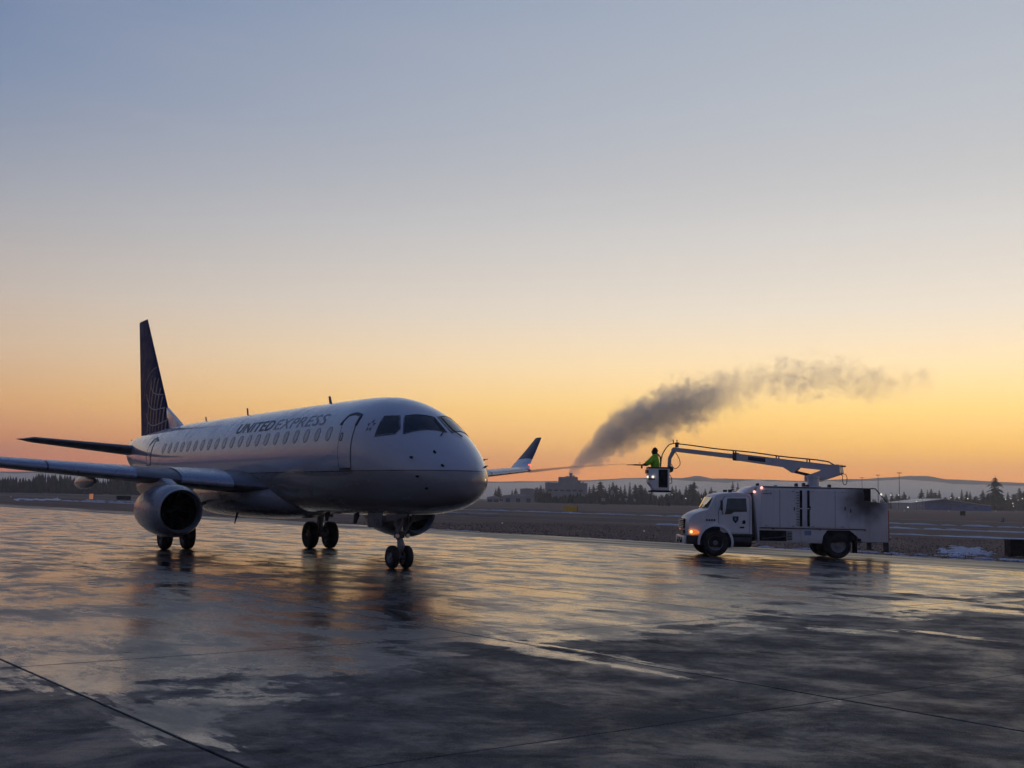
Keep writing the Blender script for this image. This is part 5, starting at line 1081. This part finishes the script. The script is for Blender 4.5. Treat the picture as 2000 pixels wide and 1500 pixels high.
# hills on the horizon: a ridge with real depth
HD_ = 3000.0
ridge = [(-900, 928), (-400, 922), (0, 921), (250, 924), (500, 932), (760, 938), (960, 941), (1080, 940), (1150, 938), (1240, 934), (1300, 933.5), (1336, 934.5), (1362, 929), (1392, 935), (1450, 936), (1500, 937.5), (1560, 940), (1640, 937), (1700, 935.5), (1745, 932.5), (1778, 930), (1815, 930.5), (1843, 936), (1880, 937.5), (1940, 941), (2000, 944), (2200, 948), (2600, 940), (3000, 945)]
M['hill'] = simple('wooded hill', (0.05, 0.055, 0.06), 0.9, var=0.3, scale=0.01)
vv = []; ff = []; us = np.arange(-900, 3001, 12.0); ru = np.array([q[0] for q in ridge]); rv = np.array([q[1] for q in ridge])
prof_ = [(-420, 0.0), (-260, .35), (-120, .75), (0, 1.0), (140, .8), (300, .3), (420, 0)]
for u in us:
    v = float(np.interp(u, ru, rv)) + 0.7 * mnoise.noise(Vector((u * .03, 0, 0))); H_ = hgt(u, v, HD_)
    for dy, k in prof_:
        p = far(u, 0, HD_ + dy); vv.append((p.x, p.y, -3 + (H_ + 3) * k + (2.0 * mnoise.noise(Vector((u * .02, dy * .01, 1))) if 0 < k < 1 else 0)))
m = len(prof_)
for i in range(len(us) - 1):
    for j in range(m - 1): ff.append((i * m + j, (i + 1) * m + j, (i + 1) * m + j + 1, i * m + j + 1))
o = mk('hills', vv, ff, M['hill'], smooth=True); tag(o, kind='structure')
# fog bank lying in front of the hills: closed lumpy volume
vv = []; ff = []; us = np.arange(-900, 3001, 20.0)
for u in us:
    v = float(np.interp(u, [-900, 0, 500, 960, 1150, 1240, 1290, 1340, 1420, 1480, 1500, 1600, 1720, 1790, 1860, 2000, 3000], [926, 924, 934, 944, 942, 936, 936, 940, 944, 938, 942, 942, 940, 938, 946, 951, 952])) + 2.2 * mnoise.noise(Vector((u * .022, 5, 0))) + 1.2 * mnoise.noise(Vector((u * .06, 9, 0)))
    for d_, k in ((1500, 0.45), (1800, .8), (2300, 1.0), (2520, .9)):
        p = far(u, 0, d_); vv.append((p.x, p.y, 0.3)); vv.append((p.x, p.y, 0.5 + hgt(u, v, 2300) * k))
for i in range(len(us) - 1):
    for j in range(3):
        a = i * 8 + j * 2; b = (i + 1) * 8 + j * 2; ff += [(a + 1, b + 1, b + 3, a + 3), (a, a + 2, b + 2, b)]
    a = i * 8; b = (i + 1) * 8; ff += [(a, b, b + 1, a + 1), (a + 6, a + 7, b + 7, b + 6)]
for a in (0, (len(us) - 1) * 8):
    for j in range(3): ff.append((a + 2 * j, a + 2 * j + 1, a + 2 * j + 3, a + 2 * j + 2))
M['fog'] = volume_mat('fog', (0.93, 0.95, 0.98), 0.0030, 0.62)
o = mk('fog_bank', vv, ff, M['fog']); tag(o, 'pale low fog bank lying in front of the hills', 'fog', kind='stuff')
# steam plume from the factory stack: noisy volume inside a tapering hull
def plume_nodes(t, v):
    p = t.pos(); q = t.mapping(p, loc=tuple(-c for c in PL0)); sp = t.n('ShaderNodeSeparateXYZ'); t.t.links.new(q, sp.inputs[0]); x, y, z = sp.outputs
    warp = t.n('ShaderNodeTexNoise'); t.t.links.new(p, warp.inputs['Vector']); warp.inputs['Scale'].default_value = 0.06; warp.inputs['Detail'].default_value = 5; warp.inputs['Roughness'].default_value = .62
    wv = t.n('ShaderNodeSeparateXYZ'); t.t.links.new(warp.outputs['Color'], wv.inputs[0])
    s = t.math('DIVIDE', x, 215.0, clamp=True)
    amp = t.rng(s, 0, .30, 5.0, 26.0, False)
    # centre line: rises steeply then bends over
    def curve(pts):
        n = t.n('ShaderNodeFloatCurve'); t.t.links.new(s, n.inputs['Value']); cv = n.mapping.curves[0]
        for i, (x_, y_) in enumerate(pts):
            if i < 2: cv.points[i].location = (x_, y_)
            else: cv.points.new(x_, y_)
        n.mapping.update(); return n.outputs[0]
    cz = t.math('MULTIPLY', curve(PL_Z), 70.0)
    zz = t.math('SUBTRACT', t.math('SUBTRACT', z, cz), t.math('MULTIPLY', t.math('SUBTRACT', wv.outputs[2], .5), amp))
    yy = t.math('ADD', y, t.math('MULTIPLY', t.math('SUBTRACT', wv.outputs[1], .5), amp))
    rad = t.math('MULTIPLY', curve(PL_R), 24.0)
    rr = t.math('DIVIDE', t.math('SQRT', t.math('ADD', t.math('MULTIPLY', zz, zz), t.math('MULTIPLY', yy, yy))), rad)
    n2 = t.noise(p, 0.14, 8, 0.70)
    body_ = t.math('ADD', t.math('SUBTRACT', 1.05, rr), t.math('MULTIPLY', t.math('SUBTRACT', n2, .5), t.rng(s, 0, .5, 1.6, 3.4, False)))
    body_ = t.math('SUBTRACT', body_, t.rng(s, .36, .60, 0.0, 0.36))
    den = t.math('MULTIPLY', t.rng(body_, 0.10, 0.60), curve(PL_D))
    t.set(v.inputs['Density'], t.math('MULTIPLY', t.math('MULTIPLY', den, t.rng(x, -2.0, 0.0)), 0.115))
PL_Z = [(0, .02), (.05, .17), (.12, .33), (.20, .46), (.30, .58), (.43, .71), (.54, .82), (.69, .86), (.88, .83), (1, .88)]
PL_R = [(0, .17), (.05, .44), (.12, .68), (.20, .76), (.30, .78), (.43, .70), (.54, .85), (.69, .88), (.88, .75), (1, .6)]
PL_D = [(0, 1), (.30, .85), (.40, .55), (.47, .24), (.53, .22), (.60, .34), (.72, .32), (.86, .22), (1, .12)]
PL0 = far(1115.5, 0, D_F) + Vector((0, 8, hgt(1115.5, 923.5, D_F)))
M['plume'] = volume_mat('steam', (0.94, 0.945, 0.96), 0.05, 0.50, plume_nodes); M['plume'].cycles.volume_step_rate = 0.2
hull = []
for s in np.linspace(0, 1, 16):
    x = -4 + 222 * s; cz = 70 * float(np.interp(s, [q_[0] for q_ in PL_Z], [q_[1] for q_ in PL_Z])); r = 7.0 + 29 * min(1, s / .22) ** .6; hull.append([PL0 + Vector((x, r * math.cos(6.283 * j / 14), max(-PL0.z + 1, cz + r * 0.95 * math.sin(6.283 * j / 14)))) for j in range(14)])
o = loft('steam_plume', hull, M['plume'], None); tag(o, 'grey plume of steam drifting right from the factory stack', 'smoke', kind='stuff')
# ------------------------------------------------------------------ haze over the whole field
M['haze'] = volume_mat('haze', (0.92, 0.94, 0.97), 0.00027, 0.55)
o = box('haze', (-3800, -60, -4.2), (3800, 3460, 122), M['haze']); tag(o, 'thin dawn haze over the airfield', 'haze', kind='stuff')
